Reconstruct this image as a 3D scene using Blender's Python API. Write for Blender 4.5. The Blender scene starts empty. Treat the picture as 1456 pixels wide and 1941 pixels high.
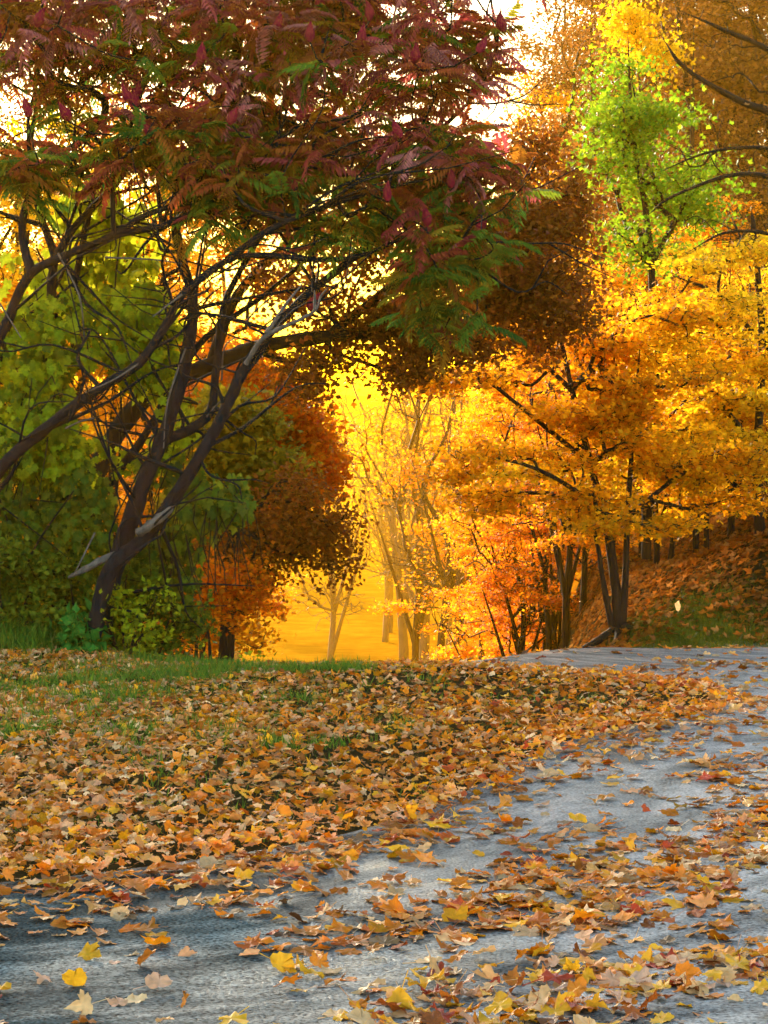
import bpy, math, random
import numpy as np
from mathutils import Vector

random.seed(7)
R = np.random.default_rng(11)
scene = bpy.context.scene
COL = scene.collection

# ------------------------------------------------------------------ camera
F, CX, CY = 4327.0, 728.0, 970.5          # focal length and centre in photo pixels
CAM = np.array([0.0, 0.0, 1.45])
TH = -math.atan(70.5 / F)                 # slight downward pitch
CT, ST = math.cos(TH), math.sin(TH)


def P(px, py, D):
    """World point seen at a photo pixel, at forward distance D metres."""
    u, v = (px - CX) / F, (CY - py) / F
    d = np.array([u, CT - ST * v, ST + CT * v])
    return CAM + d * (D / d[1])


def project(p):
    q = np.atleast_2d(p) - CAM
    fy = q[:, 1] * CT + q[:, 2] * ST
    uz = -q[:, 1] * ST + q[:, 2] * CT
    return CX + q[:, 0] / fy * F, CY - uz / fy * F, fy


cam_d = bpy.data.cameras.new('camera')
cam = bpy.data.objects.new('camera', cam_d)
COL.objects.link(cam)
cam.location = CAM
cam.rotation_euler = (math.pi / 2 + TH, 0, 0)
cam_d.sensor_fit = 'HORIZONTAL'
cam_d.sensor_width = 36.0
cam_d.lens = 36.0 * F / 1456.0
cam_d.clip_end = 3000
scene.camera = cam

# ------------------------------------------------------------------ helpers


def tag(o, label=None, cat=None, group=None, kind=None):
    for k, v in (('label', label), ('category', cat), ('group', group), ('kind', kind)):
        if v:
            o[k] = v
    return o


def empty(name, loc, label, cat, group=None, rz=0.0, s=1.0):
    o = bpy.data.objects.new(name, None)
    COL.objects.link(o)
    o.empty_display_size = 0.2
    o.location = loc
    o.rotation_euler = (0, 0, rz)
    o.scale = (s, s, s)
    return tag(o, label, cat, group)


def mesh_data(name, verts, tris=None, quads=None, attrs=None, smooth=False, uv=None):
    """attrs: {name: per-face float array (tris first, then quads)}"""
    me = bpy.data.meshes.new(name)
    verts = np.asarray(verts, np.float32)
    loops, starts, n = [], [], 0
    if tris is not None and len(tris):
        t = np.asarray(tris, np.int32)
        loops.append(t.ravel())
        starts.append(np.arange(len(t), dtype=np.int32) * 3)
        n += len(t) * 3
    if quads is not None and len(quads):
        q = np.asarray(quads, np.int32)
        loops.append(q.ravel())
        starts.append(n + np.arange(len(q), dtype=np.int32) * 4)
    loops = np.concatenate(loops)
    starts = np.concatenate(starts)
    me.vertices.add(len(verts))
    me.vertices.foreach_set('co', verts.ravel())
    me.loops.add(len(loops))
    me.loops.foreach_set('vertex_index', loops)
    me.polygons.add(len(starts))
    me.polygons.foreach_set('loop_start', starts)
    me.polygons.foreach_set('use_smooth', np.full(len(starts), smooth, bool))
    for k, a in (attrs or {}).items():
        at = me.attributes.new(k, 'FLOAT', 'FACE')
        at.data.foreach_set('value', np.asarray(a, np.float32))
    if uv is not None:
        u = me.uv_layers.new(name='UVMap')
        u.data.foreach_set('uv', np.asarray(uv, np.float32)[loops].ravel())
    me.update(calc_edges=True)
    return me


def link(name, me, mat, parent=None):
    o = bpy.data.objects.new(name, me)
    COL.objects.link(o)
    if not me.materials:
        me.materials.append(mat)
    elif me.materials[0] != mat:
        o.material_slots[0].link = 'OBJECT'
        o.material_slots[0].material = mat
    if parent is not None:
        o.parent = parent
    return o


def smoothstep(a, b, x):
    t = np.clip((x - a) / (b - a), 0, 1)
    return t * t * (3 - 2 * t)


def sines(p, freq, seed):
    """cheap smooth 3-D noise, roughly -1..1"""
    r = np.random.default_rng(seed)
    out = np.zeros(len(p))
    for _ in range(7):
        k = r.normal(size=3)
        k = k / np.linalg.norm(k) * freq * r.uniform(0.6, 1.7)
        out += np.sin(p @ k + r.uniform(0, 6.28))
    return out / 3.0


# ------------------------------------------------------------------ terrain


def terrain(x, y):
    x = np.asarray(x, float)
    y = np.asarray(y, float)
    leftness = smoothstep(-1.6, -3.2, x)
    y0 = 17.3 + 3.5 * leftness + 1.7 * smoothstep(0.3, 1.9, x)
    d = np.maximum(0, y - y0)
    base = -4.2 * (1 - np.exp(-(d ** 1.35) / 26.0))
    # hollow floor climbs again far away
    deep = np.minimum(0.105 * np.maximum(0, y - 19), 11.0)
    base = np.where(y > 40, np.minimum(base, -deep), base)
    far = smoothstep(190, 640, y) * 34
    base = base + far
    # left shoulder of the thicket a little higher
    base = base + 0.03 * leftness * smoothstep(14, 18.5, y)
    side = smoothstep(-6, -30, x) * smoothstep(15, 30, y) * 3.0
    base = base + side
    # right bank
    hb = -0.1 + 0.43 * (x - 2.05) - 0.01 * np.maximum(0, x - 6) ** 2 * 0.6
    hb = np.minimum(hb, 7) + 0.05 * np.sin(x * 2.1 + y * 1.3) - 0.012 * np.maximum(0, y - 24)
    s = smoothstep(19.6, 23.2, y) * smoothstep(0.9, 2.7, x - 0.06 * np.maximum(0, y - 24))
    up = np.maximum(hb - base, 0)
    h = base + up * s
    # little bumps in the lawn
    h = h + 0.015 * np.sin(x * 1.7 + 0.4) * np.sin(y * 1.1) * smoothstep(8, 10, y)
    return h


# lawn tongue: inner edge of the road
EDGE = np.array([(-14, 4.5), (-9, 5.9), (-5.0, 6.9), (-2.6, 7.55), (-1.34, 7.95), (-0.64, 8.45), (-0.06, 9.1), (0.41, 10.2),
                 (0.78, 11.4), (1.22, 12.5), (1.85, 13.5), (2.2, 14.3), (2.25, 15.0), (2.0, 15.9), (1.45, 16.7), (0.5, 17.4),
                 (-1.2, 18.3), (-3.0, 20.5), (-4.2, 24), (-4.8, 30), (-5, 44)], float)


def catmull(pts, per):
    pts = np.asarray(pts, float)
    p = np.vstack([2 * pts[0] - pts[1], pts, 2 * pts[-1] - pts[-2]])
    out = []
    t = np.linspace(0, 1, per, endpoint=False)[:, None]
    for i in range(1, len(p) - 2):
        a, b, c, d = p[i - 1], p[i], p[i + 1], p[i + 2]
        out.append(0.5 * ((2 * b) + (c - a) * t + (2 * a - 5 * b + 4 * c - d) * t ** 2 + (3 * b - a - 3 * c + d) * t ** 3))
    out.append(p[-2][None])
    return np.vstack(out)


EDGE_S = catmull(EDGE, 12)
_tg = np.gradient(EDGE_S, axis=0)
_tg /= np.linalg.norm(_tg, axis=1, keepdims=True)
NRM = np.stack([_tg[:, 1], -_tg[:, 0]], 1)       # points away from the lawn, onto the road
ROAD_W = 4.6


def edge_dist(x, y):
    """signed distance to the lawn edge, positive on the road side; and index"""
    p = np.stack([np.ravel(x), np.ravel(y)], 1)
    out = np.empty(len(p))
    idx = np.empty(len(p), int)
    for s in range(0, len(p), 20000):
        q = p[s:s + 20000]
        dd = ((q[:, None, :] - EDGE_S[None]) ** 2).sum(2)
        i = dd.argmin(1)
        v = q - EDGE_S[i]
        out[s:s + 20000] = np.sqrt(dd[np.arange(len(q)), i]) * np.sign((v * NRM[i]).sum(1))
        idx[s:s + 20000] = i
    return out, idx


# ------------------------------------------------------------------ materials


def new_mat(name):
    m = bpy.data.materials.new(name)
    m.use_nodes = True
    nt = m.node_tree
    nt.nodes.clear()
    return m, nt, nt.nodes, nt.links


def ramp_node(N, stops, mode='LINEAR'):
    r = N.new('ShaderNodeValToRGB')
    r.color_ramp.interpolation = mode
    el = r.color_ramp.elements
    while len(el) < len(stops):
        el.new(0.5)
    for e, (pos, c) in zip(el, stops):
        e.position = pos
        e.color = (*c, 1)
    return r


def leaf_mat(name, colours, transl=0.45, rough=0.55, spot=0.35, gain=1.5, spec=0.08):
    """colours: list of linear rgb; each leaf picks one by its own random attribute"""
    m, nt, N, L = new_mat(name)
    a = N.new('ShaderNodeAttribute')
    a.attribute_name = 'rnd'
    n = len(colours)
    rp = ramp_node(N, [(i / max(1, n - 1), c) for i, c in enumerate(colours)])
    L.new(a.outputs['Fac'], rp.inputs['Fac'])
    b = N.new('ShaderNodeAttribute')
    b.attribute_name = 'rnd2'
    mul = N.new('ShaderNodeMapRange')
    mul.inputs['To Min'].default_value = 1 - spot
    mul.inputs['To Max'].default_value = 1 + spot * 0.7
    L.new(b.outputs['Fac'], mul.inputs['Value'])
    vm = N.new('ShaderNodeVectorMath')
    vm.operation = 'SCALE'
    L.new(rp.outputs['Color'], vm.inputs[0])
    L.new(mul.outputs['Result'], vm.inputs['Scale'])
    # blotches on the leaf blades
    geo = N.new('ShaderNodeNewGeometry')
    nz = N.new('ShaderNodeTexNoise')
    nz.inputs['Scale'].default_value = 35
    nz.inputs['Detail'].default_value = 3
    L.new(geo.outputs['Position'], nz.inputs['Vector'])
    mr = N.new('ShaderNodeMapRange')
    mr.inputs['From Min'].default_value = 0.3
    mr.inputs['From Max'].default_value = 0.7
    mr.inputs['To Min'].default_value = 0.72
    mr.inputs['To Max'].default_value = 1.15
    L.new(nz.outputs['Fac'], mr.inputs['Value'])
    vm2 = N.new('ShaderNodeVectorMath')
    vm2.operation = 'SCALE'
    L.new(vm.outputs['Vector'], vm2.inputs[0])
    L.new(mr.outputs['Result'], vm2.inputs['Scale'])
    pb = N.new('ShaderNodeBsdfPrincipled')
    pb.inputs['Roughness'].default_value = rough
    pb.inputs['Specular IOR Level'].default_value = spec
    L.new(vm2.outputs['Vector'], pb.inputs['Base Color'])
    tr = N.new('ShaderNodeBsdfTranslucent')
    vm3 = N.new('ShaderNodeVectorMath')
    vm3.operation = 'SCALE'
    vm3.inputs['Scale'].default_value = gain
    L.new(vm2.outputs['Vector'], vm3.inputs[0])
    L.new(vm3.outputs['Vector'], tr.inputs['Color'])
    mx = N.new('ShaderNodeMixShader')
    mx.inputs['Fac'].default_value = transl
    L.new(pb.outputs[0], mx.inputs[1])
    L.new(tr.outputs[0], mx.inputs[2])
    out = N.new('ShaderNodeOutputMaterial')
    L.new(mx.outputs[0], out.inputs['Surface'])
    return m


def bark_mat(name, dark, light, scale=9.0, rough=0.85, bump=0.6):
    m, nt, N, L = new_mat(name)
    tc = N.new('ShaderNodeTexCoord')
    mp = N.new('ShaderNodeMapping')
    mp.inputs['Scale'].default_value = (1, 1, 0.25)
    L.new(tc.outputs['Object'], mp.inputs['Vector'])
    nz = N.new('ShaderNodeTexNoise')
    nz.inputs['Scale'].default_value = scale
    nz.inputs['Detail'].default_value = 6
    nz.inputs['Roughness'].default_value = 0.7
    L.new(mp.outputs['Vector'], nz.inputs['Vector'])
    rp = ramp_node(N, [(0.3, dark), (0.7, light)])
    L.new(nz.outputs['Fac'], rp.inputs['Fac'])
    pb = N.new('ShaderNodeBsdfPrincipled')
    pb.inputs['Roughness'].default_value = rough
    pb.inputs['Specular IOR Level'].default_value = 0.12
    L.new(rp.outputs['Color'], pb.inputs['Base Color'])
    bp = N.new('ShaderNodeBump')
    bp.inputs['Strength'].default_value = bump
    bp.inputs['Distance'].default_value = 0.02
    L.new(nz.outputs['Fac'], bp.inputs['Height'])
    L.new(bp.outputs['Normal'], pb.inputs['Normal'])
    out = N.new('ShaderNodeOutputMaterial')
    L.new(pb.outputs[0], out.inputs['Surface'])
    return m


def ground_mat(name, stops, scale=2.0, detail=8, bump=0.4):
    m, nt, N, L = new_mat(name)
    geo = N.new('ShaderNodeNewGeometry')
    nz = N.new('ShaderNodeTexNoise')
    nz.inputs['Scale'].default_value = scale
    nz.inputs['Detail'].default_value = detail
    nz.inputs['Roughness'].default_value = 0.72
    L.new(geo.outputs['Position'], nz.inputs['Vector'])
    rp = ramp_node(N, stops)
    L.new(nz.outputs['Fac'], rp.inputs['Fac'])
    pb = N.new('ShaderNodeBsdfPrincipled')
    pb.inputs['Roughness'].default_value = 0.95
    pb.inputs['Specular IOR Level'].default_value = 0.0
    L.new(rp.outputs['Color'], pb.inputs['Base Color'])
    bp = N.new('ShaderNodeBump')
    bp.inputs['Strength'].default_value = bump
    bp.inputs['Distance'].default_value = 0.05
    L.new(nz.outputs['Fac'], bp.inputs['Height'])
    L.new(bp.outputs['Normal'], pb.inputs['Normal'])
    out = N.new('ShaderNodeOutputMaterial')
    L.new(pb.outputs[0], out.inputs['Surface'])
    return m


def asphalt_mat():
    m, nt, N, L = new_mat('damp_asphalt')
    uv = N.new('ShaderNodeUVMap')
    geo = N.new('ShaderNodeNewGeometry')
    # long worn streaks that follow the lane
    mp = N.new('ShaderNodeMapping')
    mp.inputs['Scale'].default_value = (1.2, 2.4, 1)
    L.new(uv.outputs['UV'], mp.inputs['Vector'])
    st = N.new('ShaderNodeTexNoise')
    st.inputs['Scale'].default_value = 1.3
    st.inputs['Detail'].default_value = 7
    st.inputs['Roughness'].default_value = 0.65
    st.inputs['Distortion'].default_value = 0.4
    L.new(mp.outputs['Vector'], st.inputs['Vector'])
    gr = N.new('ShaderNodeTexNoise')
    gr.inputs['Scale'].default_value = 90
    gr.inputs['Detail'].default_value = 3
    L.new(geo.outputs['Position'], gr.inputs['Vector'])
    vo = N.new('ShaderNodeTexVoronoi')
    vo.inputs['Scale'].default_value = 85
    L.new(geo.outputs['Position'], vo.inputs['Vector'])
    rp = ramp_node(N, [(0.38, (0.028, 0.032, 0.029)), (0.50, (0.060, 0.069, 0.063)), (0.63, (0.125, 0.140, 0.130))])
    L.new(st.outputs['Fac'], rp.inputs['Fac'])
    mr = N.new('ShaderNodeMapRange')
    mr.inputs['From Min'].default_value = 0.3
    mr.inputs['From Max'].default_value = 0.7
    mr.inputs['To Min'].default_value = 0.1
    mr.inputs['To Max'].default_value = 2.2
    L.new(gr.outputs['Fac'], mr.inputs['Value'])
    vm = N.new('ShaderNodeVectorMath')
    vm.operation = 'SCALE'
    L.new(rp.outputs['Color'], vm.inputs[0])
    L.new(mr.outputs['Result'], vm.inputs['Scale'])
    pb = N.new('ShaderNodeBsdfPrincipled')
    L.new(vm.outputs['Vector'], pb.inputs['Base Color'])
    # the damp part of the lane: the outer, right hand side of the bend
    pw = N.new('ShaderNodeTexNoise')
    pw.inputs['Scale'].default_value = 0.8
    pw.inputs['Detail'].default_value = 4
    L.new(geo.outputs['Position'], pw.inputs['Vector'])
    sx = N.new('ShaderNodeSeparateXYZ')
    L.new(geo.outputs['Position'], sx.inputs[0])
    ad = N.new('ShaderNodeMath')
    ad.operation = 'MULTIPLY_ADD'
    L.new(pw.outputs['Fac'], ad.inputs[0])
    ad.inputs[1].default_value = 4.0
    L.new(sx.outputs['X'], ad.inputs[2])
    wet = N.new('ShaderNodeMapRange')
    wet.interpolation_type = 'SMOOTHSTEP'
    wet.inputs['From Min'].default_value = 0.9
    wet.inputs['From Max'].default_value = 4.2
    L.new(ad.outputs[0], wet.inputs['Value'])
    spc = N.new('ShaderNodeMapRange')
    spc.inputs['To Min'].default_value = 0.0
    spc.inputs['To Max'].default_value = 0.9
    L.new(wet.outputs['Result'], spc.inputs['Value'])
    sg = N.new('ShaderNodeMath')
    sg.operation = 'MULTIPLY'
    L.new(spc.outputs['Result'], sg.inputs[0])
    L.new(mr.outputs['Result'], sg.inputs[1])
    L.new(sg.outputs[0], pb.inputs['Specular IOR Level'])
    rr = N.new('ShaderNodeMapRange')
    rr.inputs['From Min'].default_value = 0.38
    rr.inputs['From Max'].default_value = 0.62
    rr.inputs['To Min'].default_value = 0.9
    rr.inputs['To Max'].default_value = 0.34
    L.new(st.outputs['Fac'], rr.inputs['Value'])
    L.new(rr.outputs['Result'], pb.inputs['Roughness'])
    bp = N.new('ShaderNodeBump')
    bp.inputs['Strength'].default_value = 0.9
    bp.inputs['Distance'].default_value = 0.006
    L.new(gr.outputs['Fac'], bp.inputs['Height'])
    bp2 = N.new('ShaderNodeBump')
    bp2.inputs['Strength'].default_value = 0.12
    bp2.inputs['Distance'].default_value = 0.012
    L.new(st.outputs['Fac'], bp2.inputs['Height'])
    L.new(bp.outputs['Normal'], bp2.inputs['Normal'])
    L.new(bp2.outputs['Normal'], pb.inputs['Normal'])
    out = N.new('ShaderNodeOutputMaterial')
    L.new(pb.outputs[0], out.inputs['Surface'])
    return m


TAN = (0.72, 0.34, 0.085)
PALE = (0.88, 0.54, 0.24)
PINK = (0.72, 0.33, 0.15)
ORANGE = (0.76, 0.21, 0.006)
GOLD = (0.86, 0.39, 0.010)
YELLOW = (0.84, 0.44, 0.025)
RUST = (0.40, 0.085, 0.007)
BROWN = (0.17, 0.06, 0.016)
RED = (0.46, 0.045, 0.012)

M = {
    'asphalt': asphalt_mat(),
    'valley_glow': ground_mat('valley_fog_gold', [(0.3, (0.22, 0.08, 0.004)), (0.5, (0.34, 0.14, 0.006)), (0.7, (0.42, 0.20, 0.010))], 0.4),  # leafy hollow floor, the fog's golden glow put into its colour
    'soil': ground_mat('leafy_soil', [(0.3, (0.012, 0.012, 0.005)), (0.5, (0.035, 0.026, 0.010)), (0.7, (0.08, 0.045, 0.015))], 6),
    'bank_moss': leaf_mat('bank_moss', [(0.06, 0.085, 0.006), (0.10, 0.12, 0.008), (0.15, 0.13, 0.012)], 0.2),
    'grass': leaf_mat('grass_blade', [(0.05, 0.11, 0.01), (0.10, 0.20, 0.015), (0.16, 0.24, 0.02), (0.26, 0.24, 0.05)], 0.4),
    'bark_dark': bark_mat('sumac_bark', (0.001, 0.0012, 0.0014), (0.020, 0.021, 0.022), 22, bump=1.0),
    'bark_brown': bark_mat('maple_bark', (0.008, 0.005, 0.003), (0.045, 0.028, 0.014)),
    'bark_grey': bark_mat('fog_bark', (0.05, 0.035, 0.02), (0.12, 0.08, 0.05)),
    'deadwood': bark_mat('dead_wood', (0.05, 0.035, 0.025), (0.24, 0.17, 0.12), 18),
    'fruit': bark_mat('sumac_fruit', (0.14, 0.004, 0.012), (0.42, 0.015, 0.035), 60, 0.8, 1.0),
    'litter': leaf_mat('fallen_leaf', spot=0.55, colours= [RED, RUST, ORANGE, ORANGE, GOLD, RUST, ORANGE, GOLD, PINK, ORANGE, RUST, TAN, ORANGE, PALE, PINK, ORANGE, PALE, BROWN], transl=0.2, spec=0.12, rough=0.55),
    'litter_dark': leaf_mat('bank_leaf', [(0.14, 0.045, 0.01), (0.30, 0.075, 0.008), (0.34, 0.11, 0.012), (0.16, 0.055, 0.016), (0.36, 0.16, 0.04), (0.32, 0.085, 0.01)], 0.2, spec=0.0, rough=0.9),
}

# ------------------------------------------------------------------ leaf shapes


def fan(outline, centre=(0, 0.42, 0)):
    o = np.asarray(outline, float)
    v = np.vstack([np.array(centre)[None], o])
    n = len(o)
    t = np.array([(0, i + 1, (i + 1) % n + 1) for i in range(n)])
    return v, t


def maple_outline(fine=True):
    # half outline of a maple leaf, stalk at the origin, tip at y = 1
    half = [(0.05, 0.06), (0.22, 0.00), (0.30, 0.12), (0.42, 0.13), (0.36, 0.24), (0.52, 0.36), (0.62, 0.54), (0.46, 0.52), (0.42, 0.60),
            (0.30, 0.50), (0.20, 0.48), (0.22, 0.66), (0.15, 0.76), (0.08, 0.80)]
    if not fine:
        half = [(0.25, 0.02), (0.34, 0.24), (0.60, 0.52), (0.22, 0.50), (0.17, 0.74)]
    pts = half + [(0.0, 1.0)] + [(-x, y) for x, y in reversed(half)]
    return np.array([(x, y, 0) for x, y in pts])


def curled_maple(seed):
    r = np.random.default_rng(seed)
    out = maple_outline(True)
    soft = r.choice([0.0, 0.0, 0.25, 0.45, 0.7])
    ang0 = np.arctan2(out[:, 0], out[:, 1] - 0.34)
    hull = np.stack([0.42 * np.sin(ang0), 0.34 + 0.5 * np.cos(ang0), 0 * ang0], 1)
    out = (out * (1 - soft) + hull * soft) * np.array([r.uniform(0.7, 1.15), r.uniform(0.85, 1.1), 1])
    if r.random() < 0.4:                                   # a torn or folded-under side
        out[out[:, 0] > 0.15] *= np.array([0.55, 1, 1])
    out = out + np.concatenate([r.normal(0, 0.018, (len(out), 2)), np.zeros((len(out), 1))], 1)
    n = len(out)
    c = np.array([0, 0.34, 0.0])
    rings = [c + (out - c) * k for k in (0.4, 0.75, 1.0)]
    v = np.vstack([c[None]] + rings)
    t = [(0, 1 + i, 1 + (i + 1) % n) for i in range(n)]
    q = []
    for k in range(2):
        a, b = 1 + k * n, 1 + (k + 1) * n
        q += [(a + i, b + i, b + (i + 1) % n, a + (i + 1) % n) for i in range(n)]
    # stalk
    tip = np.array([r.normal(0, 0.1), -0.55, 0.0])
    s0 = len(v)
    v = np.vstack([v, [(-0.012, 0.06, 0.0), (0.012, 0.06, 0.0), tip + (0.012, 0, 0), tip - (0.012, 0, 0)]])
    q.append((s0, s0 + 1, s0 + 2, s0 + 3))
    # curl
    ax = r.uniform(0, 6.28)
    x, y = v[:, 0], v[:, 1] - 0.34
    bend = r.uniform(-0.3, 0.6)
    d1 = x * math.cos(ax) + y * math.sin(ax)
    z = bend * d1 ** 2 + r.uniform(-0.4, 0.7) * x ** 2 + r.uniform(-0.15, 0.5) * y * np.abs(y)
    rad = np.sqrt(x ** 2 + y ** 2)
    ang = np.arctan2(x, y)
    z = z + 0.22 * rad ** 2 * np.sin(ang * 3 + r.uniform(0, 6)) + 0.10 * rad * np.sin(ang * 7 + r.uniform(0, 6))
    v[:, 2] = z
    v[:, 1] -= 0.34
    v[:, 2] -= v[:s0, 2].min()
    return v, np.array(t), np.array(q)


MAPLE_LOW = fan(maple_outline(False))
MAPLE_LOW[0][0, 2] = 0.06
_k = np.array([(0, 0, 0), (0.34, 0.42, 0.10), (0.12, 0.72, 0.05), (0, 1.0, -0.05), (-0.12, 0.72, 0.05), (-0.34, 0.42, 0.10), (0, 0.45, 0)])
OVAL = (_k, np.array([(0, 1, 6), (1, 2, 6), (2, 3, 6), (3, 4, 6), (4, 5, 6), (5, 0, 6)]))
_g = [(0.12, -0.12), (0.38, -0.06), (0.34, 0.12), (0.60, 0.34), (0.36, 0.40), (0.42, 0.66), (0.19, 0.64), (0.10, 0.86), (0, 1.0)]
GRAPE = fan(np.array([(x, y, -0.25 * x * x - 0.12 * max(0, y - 0.4)) for x, y in _g + [(-x, y) for x, y in reversed(_g[:-1])]] + [(0, 0.06, 0)]), (0, 0.34, 0.07))


def frond(seed, pairs=11, droop=0.55):
    """a pinnate sumac leaf about one unit long"""
    r = np.random.default_rng(seed)
    V, T = [], []
    base = 0

    def rach(t):
        return np.array([0.03 * math.sin(t * 3 + seed), t * (1 - 0.12 * droop * t), -droop * t * t * 0.75])
    for i in range(9):
        a, b = rach(i / 9), rach((i + 1) / 9)
        V += [a + (0.006, 0, 0), a - (0.006, 0, 0), b - (0.005, 0, 0), b + (0.005, 0, 0)]
        T += [(base, base + 1, base + 2), (base, base + 2, base + 3)]
        base += 4
    for i in range(pairs + 1):
        t = 0.12 + 0.88 * i / pairs
        p = rach(min(t, 1.0))
        ln = 0.30 * math.sin(0.5 + 2.2 * (i + 0.7) / (pairs + 1)) + 0.03
        for sgn in ((-1, 1) if i < pairs else (0,)):
            fw = 0.45 + r.normal(0, 0.08)
            d = np.array([sgn * 1.0, fw if sgn else 1.0, -0.55 - r.uniform(0, 0.5)])
            d /= np.linalg.norm(d)
            w = np.array([0.0, 1, 0]) if sgn else np.array([1.0, 0, 0])
            w = w - d * (w @ d)
            w /= np.linalg.norm(w)
            wd = 0.040
            l = ln * r.uniform(0.8, 1.1) * (1 if sgn else 0.7)
            tipdrop = np.array([0, 0, -0.05])
            V += [p, p + d * l * 0.4 + w * wd, p + d * l + tipdrop, p + d * l * 0.4 - w * wd]
            T += [(base, base + 1, base + 2), (base, base + 2, base + 3)]
            base += 4
    return np.array(V), np.array(T)


FRONDS = [frond(s, 10 + s % 3, 0.35 + 0.17 * s) for s in range(5)]


def rot_frames(normals, spin):
    """rows -> 3x3 matrices whose z axis is the normal, spun about it"""
    z = normals / np.linalg.norm(normals, axis=1, keepdims=True)
    ref = np.where(np.abs(z[:, 2:3]) < 0.9, np.array([[0, 0, 1.0]]), np.array([[1.0, 0, 0]]))
    x = np.cross(ref, z)
    x /= np.linalg.norm(x, axis=1, keepdims=True)
    y = np.cross(z, x)
    c, s = np.cos(spin)[:, None], np.sin(spin)[:, None]
    return np.stack([x * c + y * s, -x * s + y * c, z], 2)      # columns


def frames_from_dir(d, upish):
    """y axis along d, z close to upish"""
    y = d / np.linalg.norm(d, axis=1, keepdims=True)
    x = np.cross(y, upish)
    x /= np.maximum(np.linalg.norm(x, axis=1, keepdims=True), 1e-6)
    z = np.cross(x, y)
    return np.stack([x, y, z], 2)


def scatter(name, templ, pos, frames, size, rnd, rnd2):
    """copies of a leaf shape welded into ONE mesh; each leaf keeps its own random values"""
    v, t = templ[0], templ[1]
    q = templ[2] if len(templ) > 2 else None
    n, m = len(pos), len(v)
    V = np.einsum('nij,mj->nmi', frames, v) * size[:, None, None] + pos[:, None, :]
    off = (np.arange(n) * m)[:, None, None]
    Tt = (t[None] + off).reshape(-1, 3)
    a1, a2 = np.repeat(rnd, len(t)), np.repeat(rnd2, len(t))
    Q = None
    if q is not None:
        Q = (q[None] + off).reshape(-1, 4)
        a1, a2 = np.concatenate([a1, np.repeat(rnd, len(q))]), np.concatenate([a2, np.repeat(rnd2, len(q))])
    return V.reshape(-1, 3), Tt, Q, a1, a2


def merge_mesh(name, chunks):
    V, T, Q, A, B, QA, QB = [], [], [], [], [], [], []
    base = 0
    for v, t, q, a, b in chunks:
        V.append(v)
        T.append(t + base)
        A.append(a[:len(t)])
        B.append(b[:len(t)])
        if q is not None:
            Q.append(q + base)
            QA.append(a[len(t):])
            QB.append(b[len(t):])
        base += len(v)
    return mesh_data(name, np.vstack(V), np.vstack(T), np.vstack(Q) if Q else None,
                     {'rnd': np.concatenate(A + QA), 'rnd2': np.concatenate(B + QB)})


# ------------------------------------------------------------------ wood


class Wood:
    def __init__(self):
        self.V, self.Q, self.n = [], [], 0

    def tube(self, pts, rad, k=6, wob=0.0):
        pts = np.asarray(pts, float)
        rad = np.asarray(rad, float)
        if len(pts) < 2:
            return
        tg = np.gradient(pts, axis=0)
        tg /= np.maximum(np.linalg.norm(tg, axis=1, keepdims=True), 1e-9)
        ref = np.array([0.31, 0.95, 0.05]) if abs(tg[0] @ np.array([0.31, 0.95, 0.05])) < 0.9 else np.array([1.0, 0, 0])
        x = np.cross(tg, ref)
        x /= np.maximum(np.linalg.norm(x, axis=1, keepdims=True), 1e-9)
        y = np.cross(tg, x)
        a = np.arange(k) * 2 * math.pi / k
        rr = rad[:, None] * (1 + (wob * R.normal(size=(len(pts), k)) if wob else 0))
        ring = pts[:, None, :] + rr[:, :, None] * (np.cos(a)[None, :, None] * x[:, None, :] + np.sin(a)[None, :, None] * y[:, None, :])
        self.V.append(ring.reshape(-1, 3))
        i = np.arange(len(pts) - 1)[:, None] * k + self.n
        j = np.arange(k)[None]
        j2 = (j + 1) % k
        self.Q.append(np.stack([i + j, i + j2, i + k + j2, i + k + j], 2).reshape(-1, 4))
        self.n += len(pts) * k

    def mesh(self, name):
        return mesh_data(name, np.vstack(self.V), None, np.vstack(self.Q), smooth=True)


def grow(trunks, attr, bf=0.35, r_tip=0.004, r_exp=0.46):
    """Connect attraction points to the trunk polylines (least wire with a path length
    penalty). trunks: list of (points, radii). Returns nodes, parents, tip counts, trunk count."""
    pts, par, path = [], [], []
    for tp, _ in trunks:
        for i, p in enumerate(tp):
            par.append(len(pts) - 1 if i else -1)
            path.append(0 if i == 0 else path[-1] + np.linalg.norm(p - tp[i - 1]))
            pts.append(p)
    nt = len(pts)
    N = len(attr)
    node = np.vstack([np.array(pts), attr])
    par = np.array(par + [-1] * N)
    path = np.array(path + [0.0] * N)
    # lower trunk is no place for twigs to start
    d = np.linalg.norm(attr[:, None] - node[None, :nt], axis=2)
    cost = d + bf * path[None, :nt]
    bp = cost.argmin(1)
    best = cost[np.arange(N), bp]
    todo = np.ones(N, bool)
    for _ in range(N):
        i = int(np.where(todo, best, 1e9).argmin())
        todo[i] = False
        k = nt + i
        par[k] = bp[i]
        path[k] = path[bp[i]] + np.linalg.norm(node[k] - node[bp[i]])
        c = np.linalg.norm(attr - node[k], axis=1) + bf * path[k]
        upd = todo & (c < best)
        best[upd] = c[upd]
        bp[upd] = k
    order = np.argsort(-path)
    tips = np.zeros(len(node))
    haschild = np.zeros(len(node), bool)
    for k in par[nt:]:
        haschild[k] = True
    for k in order:
        if k >= nt:
            if not haschild[k]:
                tips[k] += 1
            tips[par[k]] += tips[k]
    return node, par, tips, nt


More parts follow.
